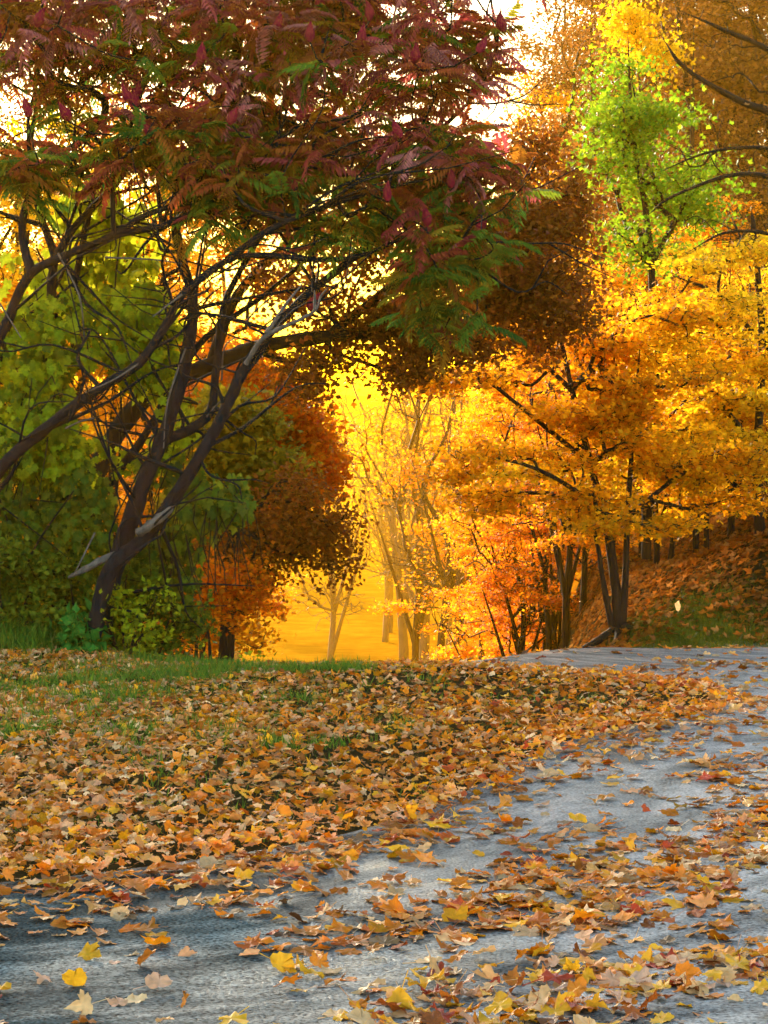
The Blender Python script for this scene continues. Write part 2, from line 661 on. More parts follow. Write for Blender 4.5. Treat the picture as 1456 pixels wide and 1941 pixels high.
def wood_from(trunks, node, par, tips, nt, r_tip=0.004, r_exp=0.46, sides=5, rmax=0.05):
    W = Wood()
    for tp, rd in trunks:
        W.tube(tp, rd, 11, 0.09)
    kids = {}
    for k in range(nt, len(node)):
        kids.setdefault(int(par[k]), []).append(k)
    rad = np.minimum(rmax, r_tip * np.maximum(tips, 1) ** r_exp)
    starts = [(p, k) for p in list(kids) if p < nt for k in kids[p]]
    while starts:
        p, k = starts.pop()
        chain = [p, k]
        while kids.get(k):
            c = sorted(kids[k], key=lambda q: -tips[q])
            for o in c[1:]:
                starts.append((k, o))
            k = c[0]
            chain.append(k)
        pts = node[chain]
        rr = rad[chain].copy()
        rr[0] = rr[1]
        if len(chain) > 2:
            sm = catmull(pts, 3)
            rs = np.interp(np.linspace(0, len(chain) - 1, len(sm)), np.arange(len(chain)), rr)
        else:
            mid = (pts[0] + pts[1]) / 2 + R.normal(0, 0.06, 3) * np.linalg.norm(pts[1] - pts[0])
            sm = np.array([pts[0], mid, pts[1]])
            rs = np.array([rr[0], rr[0], rr[1] * 0.7])
        rs[-1] *= 0.5
        W.tube(sm, rs, sides if rr[0] > 0.01 else 3)
    return W


def blobs(ells, n, seed, gap=0.0, freq=1.6, lumps=11):
    """points through a set of ellipsoids (centre, radii, weight), denser toward their shells, thinned by smooth noise"""
    r = np.random.default_rng(seed)
    w = np.array([e[2] for e in ells], float)
    w /= w.sum()
    out = []
    parts = []
    for (c, rad, _), f in zip(ells, w):
        if gap and lumps and min(rad) > 0.15:
            for _k in range(lumps):
                d = r.normal(size=3)
                d = d / np.linalg.norm(d) * r.random() ** 0.4 * 0.92
                k2 = r.uniform(0.22, 0.5)
                parts.append((np.array(c) + d * np.array(rad), np.array(rad) * k2, f * k2 * k2))
        else:
            parts.append((c, rad, f))
    tot = sum(p_[2] for p_ in parts)
    for c, rad, f in parts:
        f = f / tot
        m = int(n * f * (3.0 if gap else 1)) + 1
        d = r.normal(size=(m, 3))
        d /= np.linalg.norm(d, axis=1, keepdims=True)
        q = r.random(m) ** 0.42
        p = np.array(c) + d * np.array(rad) * (q * 1.12)[:, None]
        if gap:
            s = sines(p * np.array([1, 1, 1.7]), freq, seed + 5) + 0.5 * sines(p * np.array([1, 1, 2.2]), freq * 2.7, seed + 6) - 0.7 * np.maximum(0, q - 0.6)
            keep = s > np.quantile(s, 1 - 1 / 3.0)
            p = p[keep]
        out.append(p)
    return np.vstack(out)


def leaf_cloud(points, per, spread, size, templ, seed, up=0.6, tilt=0.7, bias=None):
    r = np.random.default_rng(seed)
    n = len(points)
    idx = np.repeat(np.arange(n), per)
    pos = points[idx] + r.normal(size=(len(idx), 3)) * np.asarray(spread)
    nr = r.normal(size=(len(idx), 3)) * tilt + np.array([0, 0, up])
    fr = rot_frames(nr, r.uniform(0, 6.283, len(idx)))
    sz = size * r.uniform(0.65, 1.25, len(idx))
    tw = r.random(n)
    rnd = np.clip(0.45 * tw[idx] + 0.55 * r.random(len(idx)), 0, 1)
    return scatter('x', templ, pos, fr, sz, rnd, r.random(len(idx)))


def make_tree(trunks, ells, n_attr, per, leaf, spread, templ, seed, gap=True, bf=0.35, r_tip=0.004, leaf_keep=1.0, rmax=0.05, up=0.6, tilt=0.7, freq=1.6):
    at = blobs(ells, n_attr, seed, 1 if gap else 0, freq)
    node, par, tips, nt = grow(trunks, at, bf)
    W = wood_from(trunks, node, par, tips, nt, r_tip, rmax=rmax)
    tw = node[nt:][tips[nt:] <= 5]
    if leaf_keep < 1:
        rr = np.random.default_rng(seed + 3)
        s = sines(tw, freq * 0.8, seed + 9) + rr.normal(0, 0.3, len(tw))
        tw = tw[s > np.quantile(s, 1 - leaf_keep)]
    ch = leaf_cloud(tw, per, spread, leaf, templ, seed + 1, up, tilt)
    return W.mesh('trunk'), merge_mesh('crown', [ch])


def trunk_line(pts, r0, r1, per=6, power=1.0):
    s = catmull(np.array(pts, float), per)
    rr = r0 + (r1 - r0) * np.linspace(0, 1, len(s)) ** power
    rr[-3:] *= np.array([0.8, 0.5, 0.12])
    return s, rr

# ================================================================== SETTING


def build_ground():
    ys = np.concatenate([np.arange(-8, 6, 0.8), np.arange(6, 30, 0.2), np.arange(30, 60, 0.8), np.geomspace(60, 900, 45)])
    xs = np.concatenate([-np.geomspace(12, 500, 30)[::-1], np.arange(-11.8, 12, 0.2), np.geomspace(12, 500, 30)])
    X, Y = np.meshgrid(xs, ys)
    Z = terrain(X, Y)
    ny, nx = X.shape
    i = np.arange(ny - 1)[:, None] * nx + np.arange(nx - 1)[None]
    q = np.stack([i, i + 1, i + nx + 1, i + nx], 2).reshape(-1, 4)
    me = mesh_data('ground', np.stack([X, Y, Z], 2).reshape(-1, 3), None, q, smooth=True)
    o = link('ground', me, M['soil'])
    me.materials.append(M['valley_glow'])
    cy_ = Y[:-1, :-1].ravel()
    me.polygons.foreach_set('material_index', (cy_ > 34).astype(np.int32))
    tag(o, kind='structure')


def build_road():
    k = 26
    w = np.linspace(-0.12, ROAD_W, k)
    pts = EDGE_S[:, None, :] + NRM[:, None, :] * w[None, :, None]
    L = np.concatenate([[0], np.cumsum(np.linalg.norm(np.diff(EDGE_S, axis=0), axis=1))])
    z = terrain(pts[..., 0], pts[..., 1]) + 0.006 + 0.012 * np.sin(np.pi * w / ROAD_W)[None]
    v = np.concatenate([pts, z[..., None]], 2).reshape(-1, 3)
    n = len(EDGE_S)
    i = np.arange(n - 1)[:, None] * k + np.arange(k - 1)[None]
    q = np.stack([i, i + 1, i + k + 1, i + k], 2).reshape(-1, 4)
    uv = np.stack(np.broadcast_arrays(L[:, None], w[None]), 2).reshape(-1, 2)
    me = mesh_data('road', v, None, q, smooth=True, uv=uv)
    tag(link('road', me, M['asphalt']), kind='structure')


build_ground()
build_road()

# ------------------------------------------------------------------ fallen leaves
LEAF_T = [curled_maple(s) for s in range(20)]


def litter_points(n, x0, x1, y0, y1, dens, seed):
    r = np.random.default_rng(seed)
    x, y = r.uniform(x0, x1, n), r.uniform(y0, y1, n)
    keep = r.random(n) < dens(x, y, r)
    return x[keep], y[keep]


def road_density(x, y, r):
    e, _ = edge_dist(x, y)
    p = np.stack([x, y, 0 * x], 1)
    # wind rows that run along the lane
    rows = 0.5 + 0.5 * np.sin(e * 5.2 + 0.8 * np.sin(x * 1.1) + sines(p, 2.2, 4) * 1.4)
    cl = smoothstep(0.0, 0.9, sines(p, 3.4, 2) * 0.7 + rows - 0.15)
    right = smoothstep(-1.4, 1.4, x - 0.25 * (y - 8))
    d = (0.30 + 0.76 * right) * (0.16 + 1.0 * cl) * (1 + 0.7 * smoothstep(8.2, 6.6, y) * smoothstep(-0.2, 0.8, x))
    d = d + 0.9 * np.exp(-np.maximum(e, 0) / 0.16) + 0.18 * np.exp(-np.maximum(e, 0) / 0.6)
    d = np.where((y > 11) & (y < 14.6), np.maximum(d, 0.16 + 0.5 * np.exp(-np.maximum(e, 0) / 0.6)), d)
    d = np.where(y > 15, d * 0.8, d)
    return np.where((e > -0.02) & (e < ROAD_W), d, 0)


def lawn_density(x, y, r):
    e, _ = edge_dist(x, y)
    p = np.stack([x, y, 0 * x], 1)
    d = 0.58 + 0.25 * sines(p, 2.0, 8)
    d = d - 0.50 * smoothstep(0.3, 1.0, GRASSY(x, y)) * smoothstep(-0.5, 0.5, sines(p, 4.0, 3))
    d = d + 0.6 * np.exp(-np.abs(e) / 0.35)
    d = d * smoothstep(20.0, 18.2, y - 0.9 * (x < -2))
    return np.where(e <= 0.03, d, 0)


def GRASSY(x, y):
    """where the turf shows through the leaves"""
    g = np.zeros_like(x)
    for px, py, sx, sy in ((70, 1330, 0.55, 1.3), (200, 1310, 0.35, 0.9), (240, 1400, 0.16, 0.5), (20, 1385, 0.2, 0.5), (150, 1360, 0.4, 0.7), (735, 1372, 0.14, 0.4), (420, 1275, 0.3, 0.7), (740, 1300, 0.25, 0.6), (600, 1270, 0.5, 0.6), (330, 1300, 0.3, 0.5), (140, 1285, 0.5, 0.8), (640, 1420, 0.12, 0.3), (420, 1390, 0.15, 0.4), (560, 1335, 0.15, 0.5), (300, 1455, 0.12, 0.3), (520, 1420, 0.1, 0.3)):
        q = 1.45 / ((py - 900) / F)
        xx = (px - CX) / F * q
        g = g + 1.7 * np.exp(-((x - xx) / sx) ** 2 - ((y - q) / sy) ** 2)
    return 0.75 * g


def normal_at(x, y):
    e = 0.05
    return np.stack([-(terrain(x + e, y) - terrain(x - e, y)) / (2 * e), -(terrain(x, y + e) - terrain(x, y - e)) / (2 * e), np.ones_like(x)], 1)


LEAF_SETS = {
    'pale tan': ((0.80, 0.44, 0.17), (0.62, 0.34, 0.13)), 'buff pink': (PINK, (0.52, 0.30, 0.18)), 'orange': (ORANGE, (0.52, 0.16, 0.02)), 'golden': (GOLD, (0.62, 0.30, 0.03)),
    'yellow': ((0.88, 0.42, 0.015), (0.80, 0.36, 0.02)), 'rusty brown': (RUST, BROWN), 'red': (RED, (0.30, 0.05, 0.02)), 'cream': ((0.88, 0.55, 0.24), (0.74, 0.42, 0.17))}
LEAF_MATS = {k: leaf_mat('leaf_' + k.replace(' ', '_'), list(v), 0.2, spec=0.15, rough=0.5, spot=0.3) for k, v in LEAF_SETS.items()}
LEAF_W = np.array([0.17, 0.13, 0.24, 0.19, 0.11, 0.09, 0.04, 0.03])


def build_litter():
    r = np.random.default_rng(21)
    x, y = litter_points(24000, -5.5, 6.5, 5.0, 22.0, road_density, 31)
    x2, y2 = litter_points(5000, -2.2, 2.4, 5.2, 9.5, lambda a, b, c: road_density(a, b, c) * 0.75, 32)
    x, y = np.concatenate([x, x2]), np.concatenate([y, y2])
    z = terrain(x, y) + 0.020
    size = r.uniform(0.055, 0.105, len(x))
    px, py, dep = project(np.stack([x, y, z], 1))
    vis = (px > -20) & (px < 1476) & (py < 1955)
    order = np.argsort(np.where(vis, dep, 1e9))
    sel = order[:300]
    rest = np.setdiff1d(np.arange(len(x)), sel)
    # the nearest three hundred, one object each
    kinds = list(LEAF_SETS)
    protos = [mesh_data('maple_leaf', v, t, q, {'rnd': np.full(len(t) + len(q), r.random()), 'rnd2': np.full(len(t) + len(q), r.random())}, smooth=True) for v, t, q in LEAF_T]
    forms = ['lying flat', 'curling up', 'tilted and folded']
    for i in sel:
        c = kinds[r.choice(len(kinds), p=LEAF_W)]
        form = int(r.choice(3, p=[0.45, 0.3, 0.25]))
        o = link('maple_leaf', protos[r.integers(len(protos))], LEAF_MATS[c])
        tilt = (0.06, 0.25, 0.5)[form]
        s = size[i] * 0.95
        o.rotation_euler = (r.normal(0, tilt), r.normal(0, tilt), r.uniform(0, 6.283))
        o.scale = (s, s, s * (0.9, 1.7, 1.3)[form])
        o.location = (x[i], y[i], z[i] - 0.006 + (0.0, 0.004, 0.022)[form])
        near = ((x - x[i]) ** 2 + (y - y[i]) ** 2 < 0.11 ** 2).sum()
        where = 'alone on bare asphalt' if near <= 1 else ('beside another leaf on the asphalt' if near <= 3 else 'in a drift on the asphalt')
        if edge_dist(x[i:i + 1], y[i:i + 1])[0][0] < 0.2:
            where = 'along the lawn edge'
        tag(o, f'{c} maple leaf {forms[form]} {where} close by', 'leaf', f'{c} maple leaves {forms[form]} {where}')
    ch = []
    pick = r.integers(0, 20, len(rest))
    for k in range(20):
        j = rest[pick == k]
        nr = normal_at(x[j], y[j]) + r.normal(0, 0.22, (len(j), 3))
        fr = rot_frames(nr, r.uniform(0, 6.28, len(j)))
        ch.append(scatter('x', LEAF_T[k], np.stack([x[j], y[j], z[j] - 0.004], 1), fr, size[j], r.random(len(j)), r.random(len(j))))
    me = merge_mesh('road_leaves', ch)
    tag(link('road_leaves', me, M['litter']), kind='stuff')
    # lawn and drift along its edge
    x, y = litter_points(56000, -4.6, 2.6, 6.6, 20.0, lawn_density, 33)
    ch = []
    pick = r.integers(0, 20, len(x))
    e, _ = edge_dist(x, y)
    heap = (0.05 - 0.04 * smoothstep(12, 15, y)) * np.exp(-np.abs(e + 0.1) / 0.25)
    for k in range(20):
        j = pick == k
        m = int(j.sum())
        nr = normal_at(x[j], y[j]) + r.normal(0, 0.42, (m, 3))
        fr = rot_frames(nr, r.uniform(0, 6.28, m))
        zz = terrain(x[j], y[j]) + 0.012 + r.uniform(0, 0.03, m) * (1 - 0.6 * smoothstep(12, 16, y[j])) + heap[j] * r.random(m)
        edgy = np.exp(-np.abs(e[j]) / 0.5)
        rnd = np.clip(r.random(m) * 0.8 + 0.2 * smoothstep(0.8, -1.6, x[j]), 0, 1)
        ch.append(scatter('x', LEAF_T[k], np.stack([x[j], y[j], zz], 1), fr, r.uniform(0.034, 0.070, m), rnd, np.clip(r.random(m) + 0.3 * edgy, 0, 1)))
    tag(link('lawn_leaves', merge_mesh('lawn_leaves', ch), M['litter']), kind='stuff')
    # the bank and the verge behind the bend
    n = 34000
    x, y = r.uniform(0.8, 9, n), r.uniform(18.6, 34, n)
    e, _ = edge_dist(x, y)
    k = (e > ROAD_W - 0.1) & (terrain(x, y) > -0.6) & (r.random(n) > 0.9 * np.exp(-((x - 2.95) / 0.45) ** 2 - ((y - 21.2) / 0.8) ** 2))
    x, y = x[k], y[k]
    ch = []
    m = len(x)
    nr = normal_at(x, y) + r.normal(0, 0.45, (m, 3))
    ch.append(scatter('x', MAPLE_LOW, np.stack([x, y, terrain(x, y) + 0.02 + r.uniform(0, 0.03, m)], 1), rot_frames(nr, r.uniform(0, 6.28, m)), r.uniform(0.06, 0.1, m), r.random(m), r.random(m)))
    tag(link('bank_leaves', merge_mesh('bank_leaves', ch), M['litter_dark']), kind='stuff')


build_litter()

# ------------------------------------------------------------------ grass
_b = np.array([(-0.03, 0, 0), (0.03, 0, 0), (0.024, 0.02, 0.45), (-0.024, 0.02, 0.45), (0.0, 0.16, 0.95)])
BLADE = (_b, np.array([(3, 2, 4)]), np.array([(0, 1, 2, 3)]))


def grass_patch(name, x, y, per, h, seed, spread=0.05):
    r = np.random.default_rng(seed)
    i = np.repeat(np.arange(len(x)), per)
    X = x[i] + r.normal(0, spread, len(i))
    Y = y[i] + r.normal(0, spread, len(i))
    nr = np.stack([r.normal(0, 0.45, len(i)), r.normal(0, 0.45, len(i)), np.ones(len(i))], 1)
    fr = rot_frames(nr, r.uniform(0, 6.28, len(i)))
    hh = (h if np.isscalar(h) else h[i]) * r.uniform(0.5, 1.3, len(i))
    ch = scatter('x', BLADE, np.stack([X, Y, terrain(X, Y) - 0.005], 1), fr, hh, np.clip(r.random(len(x))[i] * 0.6 + 0.4 * r.random(len(i)), 0, 1), r.random(len(i)))
    return merge_mesh(name, [ch])


r = np.random.default_rng(5)
gx, gy = r.uniform(-4.4, 1.6, 16000), r.uniform(8.2, 18.6, 16000)
ge, _ = edge_dist(gx, gy)
g = GRASSY(gx, gy)
k = (ge < -0.25) & (r.random(len(gx)) < 0.03 + 0.09 * smoothstep(-0.2, -1.4, gx) * smoothstep(10.5, 12.5, gy) + 0.5 * np.clip(g, 0, 1) * smoothstep(-0.4, 0.6, sines(np.stack([gx, gy, 0 * gx], 1), 4.0, 3)))
tag(link('lawn_grass', grass_patch('lawn_grass', gx[k], gy[k], 11, 0.07 + 0.03 * np.clip(g[k], 0, 1), 6), M['grass']), kind='stuff')
# longer growth along the crest and the foot of the thicket
vx = r.uniform(-4.3, 0.6, 7000)
vy = 17.6 + 1.2 * smoothstep(-1.0, -2.4, vx) + r.normal(0, 0.45, len(vx))
k = r.random(len(vx)) < (0.10 + 0.7 * smoothstep(-0.6, -2.0, vx)) * smoothstep(-0.8, 0.5, sines(np.stack([vx, vy, 0 * vx], 1), 4.0, 9))
vx, vy = vx[k], vy[k]
tag(link('verge_grass', grass_patch('verge_grass', vx, vy, 10, 0.06 + (0.10 + 0.16 * smoothstep(17.8, 19.0, vy)) * smoothstep(-0.8, -2.0, vx) * r.random(len(vx)), 7, 0.07), M['grass']), kind='stuff')
ex, ey = r.uniform(0.6, 5.0, 5000), r.uniform(18.5, 21.5, 5000)
ee, _ = edge_dist(ex, ey)
k = (ee > ROAD_W - 0.05) & (r.random(5000) < 0.9 * np.exp(-(ee - ROAD_W) / 0.25)) & (sines(np.stack([ex, ey, 0 * ex], 1), 5.0, 12) > -0.3)
tag(link('bank_weeds', grass_patch('bank_weeds', ex[k], ey[k], 8, 0.09, 18, 0.05), M['bank_moss']), kind='stuff')
# mossy patch on the bank
mx, my = r.normal(2.95, 0.34, 3000), r.normal(21.6, 0.6, 3000)
k = terrain(mx, my) > -0.3
tag(link('bank_grass', grass_patch('bank_grass', mx[k], my[k], 8, 0.07, 8, 0.05), M['bank_moss']), kind='stuff')

# ================================================================== THICKET (sumacs, vines, shrubs)


def PP(pts):
    return np.array([P(*p) for p in pts])


SUMAC = leaf_mat('sumac_leaf', [(0.05, 0.15, 0.02), (0.14, 0.22, 0.015), (0.28, 0.24, 0.02), (0.38, 0.17, 0.012), (0.42, 0.10, 0.018), (0.44, 0.07, 0.035), (0.44, 0.05, 0.065), (0.62, 0.20, 0.16)], 0.38, gain=1.2, spot=0.5)

sumac_defs = [
    ('dark sumac with a limb rising rightward from the thicket\'s far left edge', [
        ([(-70, 1230, 19.3), (-45, 950, 19.2), (-15, 720, 19.1), (20, 595, 19.0), (60, 518, 18.9), (130, 482, 18.8), (215, 445, 18.7), (290, 402, 18.6), (430, 368, 18.6), (570, 350, 18.7)], 0.075, 0.018),
        ([(60, 518, 18.9), (42, 440, 19.0), (62, 360, 19.1), (120, 330, 19.0), (205, 300, 18.9), (270, 220, 18.9), (330, 120, 19.0)], 0.05, 0.014),
        ([(215, 445, 18.7), (330, 420, 18.5), (450, 350, 18.4), (530, 250, 18.5), (560, 120, 18.6)], 0.04, 0.012)]),
    ('upright grey sumac trunk among the yellow green vine leaves', [
        ([(130, 1160, 19.7), (122, 930, 19.6), (120, 780, 19.5), (106, 650, 19.4), (98, 560, 19.4), (106, 490, 19.3), (150, 420, 19.2), (232, 330, 19.1), (250, 230, 19.0), (300, 90, 18.9)], 0.085, 0.020),
        ([(106, 490, 19.3), (70, 380, 19.5), (60, 250, 19.6), (100, 100, 19.6), (90, -40, 19.6)], 0.045, 0.014),
        ([(145, 700, 19.8), (140, 560, 19.9), (170, 400, 20.0), (200, 220, 20.0), (180, 60, 20.0)], 0.05, 0.016)]),
    ('low sumac limb sweeping across the vines and over to the lane', [
        ([(-150, 1220, 18.9), (-70, 1000, 18.7), (0, 890, 18.5), (95, 805, 18.4), (190, 735, 18.3), (262, 690, 18.3), (312, 620, 18.3), (346, 560, 18.3), (430, 494, 18.3), (500, 484, 18.3), (620, 493, 18.4), (705, 478, 18.5), (800, 430, 18.6)], 0.075, 0.016),
        ([(430, 494, 18.3), (520, 430, 18.2), (640, 385, 18.2), (760, 350, 18.3), (870, 330, 18.5)], 0.04, 0.012)]),
    ('black leaning sumac trunk rising from the split log', [
        ([(190, 1200, 18.6), (215, 1090, 18.6), (238, 1015, 18.6), (266, 930, 18.6), (305, 840, 18.7), (337, 745, 18.8), (358, 650, 18.9), (366, 570, 19.0), (345, 490, 19.1), (335, 420, 19.2), (365, 300, 19.2), (430, 150, 19.2), (470, 10, 19.2)], 0.105, 0.028),
        ([(305, 840, 18.7), (392, 790, 19.0), (410, 700, 19.2), (425, 580, 19.3), (480, 470, 19.3), (560, 340, 19.3), (640, 200, 19.3), (700, 60, 19.2)], 0.055, 0.016),
        ([(165, 990, 19.6), (215, 905, 19.6), (262, 845, 19.6), (330, 730, 19.7), (390, 640, 19.8), (500, 560, 19.9), (640, 440, 20.0)], 0.06, 0.02)]),
    ('black sumac trunk bowed over the lane with a bleached dead branch', [
        ([(175, 1205, 18.3), (210, 1080, 18.3), (275, 1020, 18.3), (335, 935, 18.3), (388, 850, 18.3), (428, 775, 18.3), (466, 695, 18.3), (505, 640, 18.4), (580, 560, 18.6), (680, 480, 18.8), (770, 380, 19.0), (830, 250, 19.1), (880, 90, 19.2)], 0.085, 0.024),
        ([(770, 380, 19.0), (850, 430, 18.8), (900, 500, 18.7), (905, 590, 18.7)], 0.028, 0.010),
        ([(830, 250, 19.1), (900, 180, 19.1), (950, 90, 19.1)], 0.024, 0.009)]),
]

# tuft centres: (px, py, D, rx, ry, rd, weight)
tuft_regions = [
    (250, 60, 19.0, 400, 130, 1.1, 95), (180, -60, 19, 500, 120, 1.1, 60), (650, 110, 19.0, 250, 160, 1.0, 75), (680, 300, 18.8, 280, 110, 0.9, 56), (380, 250, 18.9, 290, 100, 0.9, 60),
    (640, 410, 18.7, 230, 55, 0.6, 20), (850, 470, 18.7, 110, 120, 0.6, 22), (890, 80, 19.1, 75, 110, 0.6, 12), (60, 320, 19.0, 110, 60, 0.7, 14), (860, 600, 18.8, 60, 50, 0.5, 4),
    (400, 430, 18.6, 90, 40, 0.4, 4), (700, -60, 19, 260, 80, 1.0, 30), (480, 330, 18.6, 240, 60, 0.6, 24), (880, 330, 19.0, 110, 90, 0.7, 20)]


def build_sumacs():
    r = np.random.default_rng(77)
    tc = []
    for px, py, D, rx, ry, rd, n in tuft_regions:
        for _ in range(int(n * 1.8)):
            d = r.normal(size=3)
            d = d / np.linalg.norm(d) * r.random() ** 0.4
            tc.append(P(px + d[0] * rx, py + d[1] * ry, D + d[2] * rd))
    tc = np.array(tc)
    trees = []
    for label, limbs in sumac_defs:
        tr = [trunk_line(PP(p) , a * 0.82, b * 0.8, 5, 0.8) for p, a, b in limbs]
        trees.append(tr)
    # every tuft belongs to the tree whose limbs pass nearest
    dist = np.array([[np.min(np.linalg.norm(np.vstack([t[0][len(t[0]) // 3:] for t in tr]) - c, axis=1)) for tr in trees] for c in tc])
    own = dist.argmin(1)
    for ti, (label, limbs) in enumerate(sumac_defs):
        tr = trees[ti]
        base = tr[0][0][0].copy()
        at = tc[own == ti]
        node, par, tips, nt = grow(tr, at, 0.25)
        W = wood_from(tr, node, par, tips, nt, 0.008, rmax=0.035)
        for v in W.V:
            v -= base
        # a tangle of thin bare twigs off the limbs
        allp = np.vstack([t[0][2:2 + int(len(t[0]) * 0.66)] for t in tr]) - base
        for _ in range(36):
            a = allp[r.integers(len(allp))]
            d = np.array([r.normal(0.0, 0.8), r.normal(0, 0.4), r.normal(0.45, 0.6)])
            d = d / np.linalg.norm(d) * r.uniform(0.4, 1.5)
            c = catmull(np.array([a, a + d * 0.35 + r.normal(0, 0.07, 3), a + d * 0.7 + r.normal(0, 0.10, 3), a + d]), 4)
            W.tube(c, np.linspace(r.uniform(0.008, 0.022), 0.004, len(c)), 5, 0.08)
            if r.random() < 0.7:
                q = c[len(c) // 2]
                e = d * 0.5 + r.normal(0, 0.25, 3)
                W.tube(np.array([q, q + e * 0.5 + r.normal(0, 0.04, 3), q + e]), [0.008, 0.006, 0.003], 4)
        root = empty('sumac_tree', base, label, 'sumac tree', 'sumacs of the thicket')
        link('trunk', W.mesh('trunk'), M['bark_dark'], root)
        # fronds
        m = len(at)
        per = r.integers(4, 8, m)
        i = np.repeat(np.arange(m), per)
        az = r.uniform(0, 6.283, len(i))
        el = r.normal(0.15, 0.4, len(i))
        d = np.stack([np.cos(az) * np.cos(el), np.sin(az) * np.cos(el), np.sin(el)], 1)
        fr = frames_from_dir(d, np.tile([0, 0, 1.0], (len(i), 1)) + r.normal(0, 0.25, (len(i), 3)))
        px, py, _ = project(at)
        h = 0.86 - 0.00082 * np.clip(py, -50, 800) + 0.00008 * (px - 400) - 0.16 * smoothstep(200, 0, px) + r.normal(0, 0.17, m)
        h = np.where(r.random(m) < 0.20 + 0.22 * smoothstep(150, 450, py), r.uniform(0.0, 0.32, m), h)
        tone = np.clip(h[i] + r.normal(0, 0.07, len(i)), 0.02, 1)
        size = r.uniform(0.22, 0.37, len(i))
        pos = at[i] - base + r.normal(0, 0.05, (len(i), 3))
        ch = []
        pick = r.integers(0, 5, len(i))
        for f in range(5):
            j = pick == f
            ch.append(scatter('x', FRONDS[f], pos[j], fr[j], size[j], tone[j], r.random(int(j.sum()))))
        link('crown', merge_mesh('crown', ch), SUMAC, root)
        TREE_ROOTS.append((root, base, at))


TREE_ROOTS = []
build_sumacs()


def fruit_mesh(seed):
    r = np.random.default_rng(seed)
    W = Wood()
    t = np.linspace(0, 1, 9)
    prof = np.array([0.012, 0.030, 0.040, 0.042, 0.038, 0.031, 0.022, 0.012, 0.003])
    pts = np.stack([0.02 * np.sin(t * 3 + seed), 0.02 * t, t * 0.17], 1)
    W.tube(pts, prof * r.uniform(0.9, 1.1), 9, 0.09)
    return W.mesh('fruit_cluster')


fruit_m = [fruit_mesh(s) for s in range(4)]
fruit_px = [(72, 52), (2, 80), (215, 130), (250, 195), (250, 205), (215, 20), (52, 222), (290, 262), (358, 308), (440, 238), (570, 230), (665, 112), (588, 80), (560, 380), (480, 400), (735, 382), (808, 430), (908, 438),
            (755, 262), (700, 40), (610, 22), (690, 85), (860, 355), (255, 185), (785, 120), (350, 345), (415, 340), (905, 100), (955, 60), (590, 590), (380, 120), (520, 60), (640, 190), (130, 230)]
for n, (px, py) in enumerate(fruit_px):
    p = P(px, py, 17.95 + 0.25 * (n % 3))
    d = [np.min(np.linalg.norm(at - p, axis=1)) for _, _, at in TREE_ROOTS]
    root, base, at = TREE_ROOTS[int(np.argmin(d))]
    o = link('fruit_cluster', fruit_m[n % 4], M['fruit'], root)
    o.location = p - base
    o.rotation_euler = (random.uniform(-0.4, 0.4), random.uniform(-0.4, 0.4), random.uniform(0, 6))
    # a short stalk back to the nearest tuft
    W = Wood()
    q = at[np.argmin(np.linalg.norm(at - p, axis=1))]
    a = p - base
    b = q - base
    W.tube(np.array([a, (a + b) / 2 + (0, 0, -0.04), b]), [0.007, 0.008, 0.009], 4)
    link('branch', W.mesh('branch'), M['bark_dark'], root)

# bleached dead branches on the bowed and low sumacs
for ti, lines in ((4, [[(466, 690, 18.25), (500, 640, 18.15), (560, 610, 18.1), (598, 588, 18.1), (608, 562, 18.1), (622, 545, 18.1)], [(598, 588, 18.1), (596, 550, 18.15)], [(505, 632, 18.15), (540, 580, 18.2), (575, 535, 18.3)]]),
                  (2, [[(262, 690, 18.25), (215, 720, 18.1), (160, 745, 18.1)], [(125, 812, 18.3), (150, 800, 18.15), (180, 792, 18.1)], [(345, 558, 18.25), (290, 600, 18.15)], [(200, 488, 18.6), (290, 492, 18.3), (345, 500, 18.3)]]),
                  (3, [[(352, 660, 18.7), (318, 760, 18.5), (310, 850, 18.45)], [(392, 790, 18.9), (420, 760, 18.6), (412, 790, 18.6)], [(180, 1010, 18.5), (160, 1050, 18.4), (140, 1090, 18.4)], [(420, 720, 18.8), (425, 660, 18.5), (445, 640, 18.5)]]),
                  (0, [[(-10, 560, 18.8), (40, 640, 18.5)], [(110, 480, 18.7), (150, 560, 18.5), (160, 640, 18.5)]])):
    root, base, _ = TREE_ROOTS[ti]
    for ln in lines:
        W = Wood()
        p = PP(ln) - base
        s = catmull(p, 4)
        W.tube(s, np.linspace(0.022 if ti == 4 else 0.009, 0.005, len(s)), 6, 0.08)
        link('dead_branch', W.mesh('dead_branch'), M['deadwood'], root)['label'] = 'bleached bare branch without leaves'

# the split log at the foot of the bowed trunks: two pale torn pieces
for pts, rad, label in (([(130, 1094, 18.5), (165, 1078, 18.42), (205, 1056, 18.42), (225, 1048, 18.5)], [0.010, 0.026, 0.030, 0.018], 'pale torn log lying low in the green weeds'),
                        ([(262, 1012, 18.15), (285, 996, 18.1), (318, 970, 18.12), (326, 962, 18.2)], [0.034, 0.036, 0.026, 0.014], 'short pale split stub of wood against the black trunk')):
    p = PP(pts)
    base = p[1].copy()
    W = Wood()
    s = catmull(p, 4) - base
    rr = np.interp(np.linspace(0, 1, len(s)), np.linspace(0, 1, len(rad)), rad)
    s = np.vstack([s[:1], s, s[-1:]])
    rr = np.concatenate([[0.004], rr, [0.004]])
    W.tube(s, rr, 12, 0.22)
    root = link('broken_log', W.mesh('broken_log'), M['deadwood'])
    root.location = base
    tag(root, label, 'log', 'broken logs in the thicket')


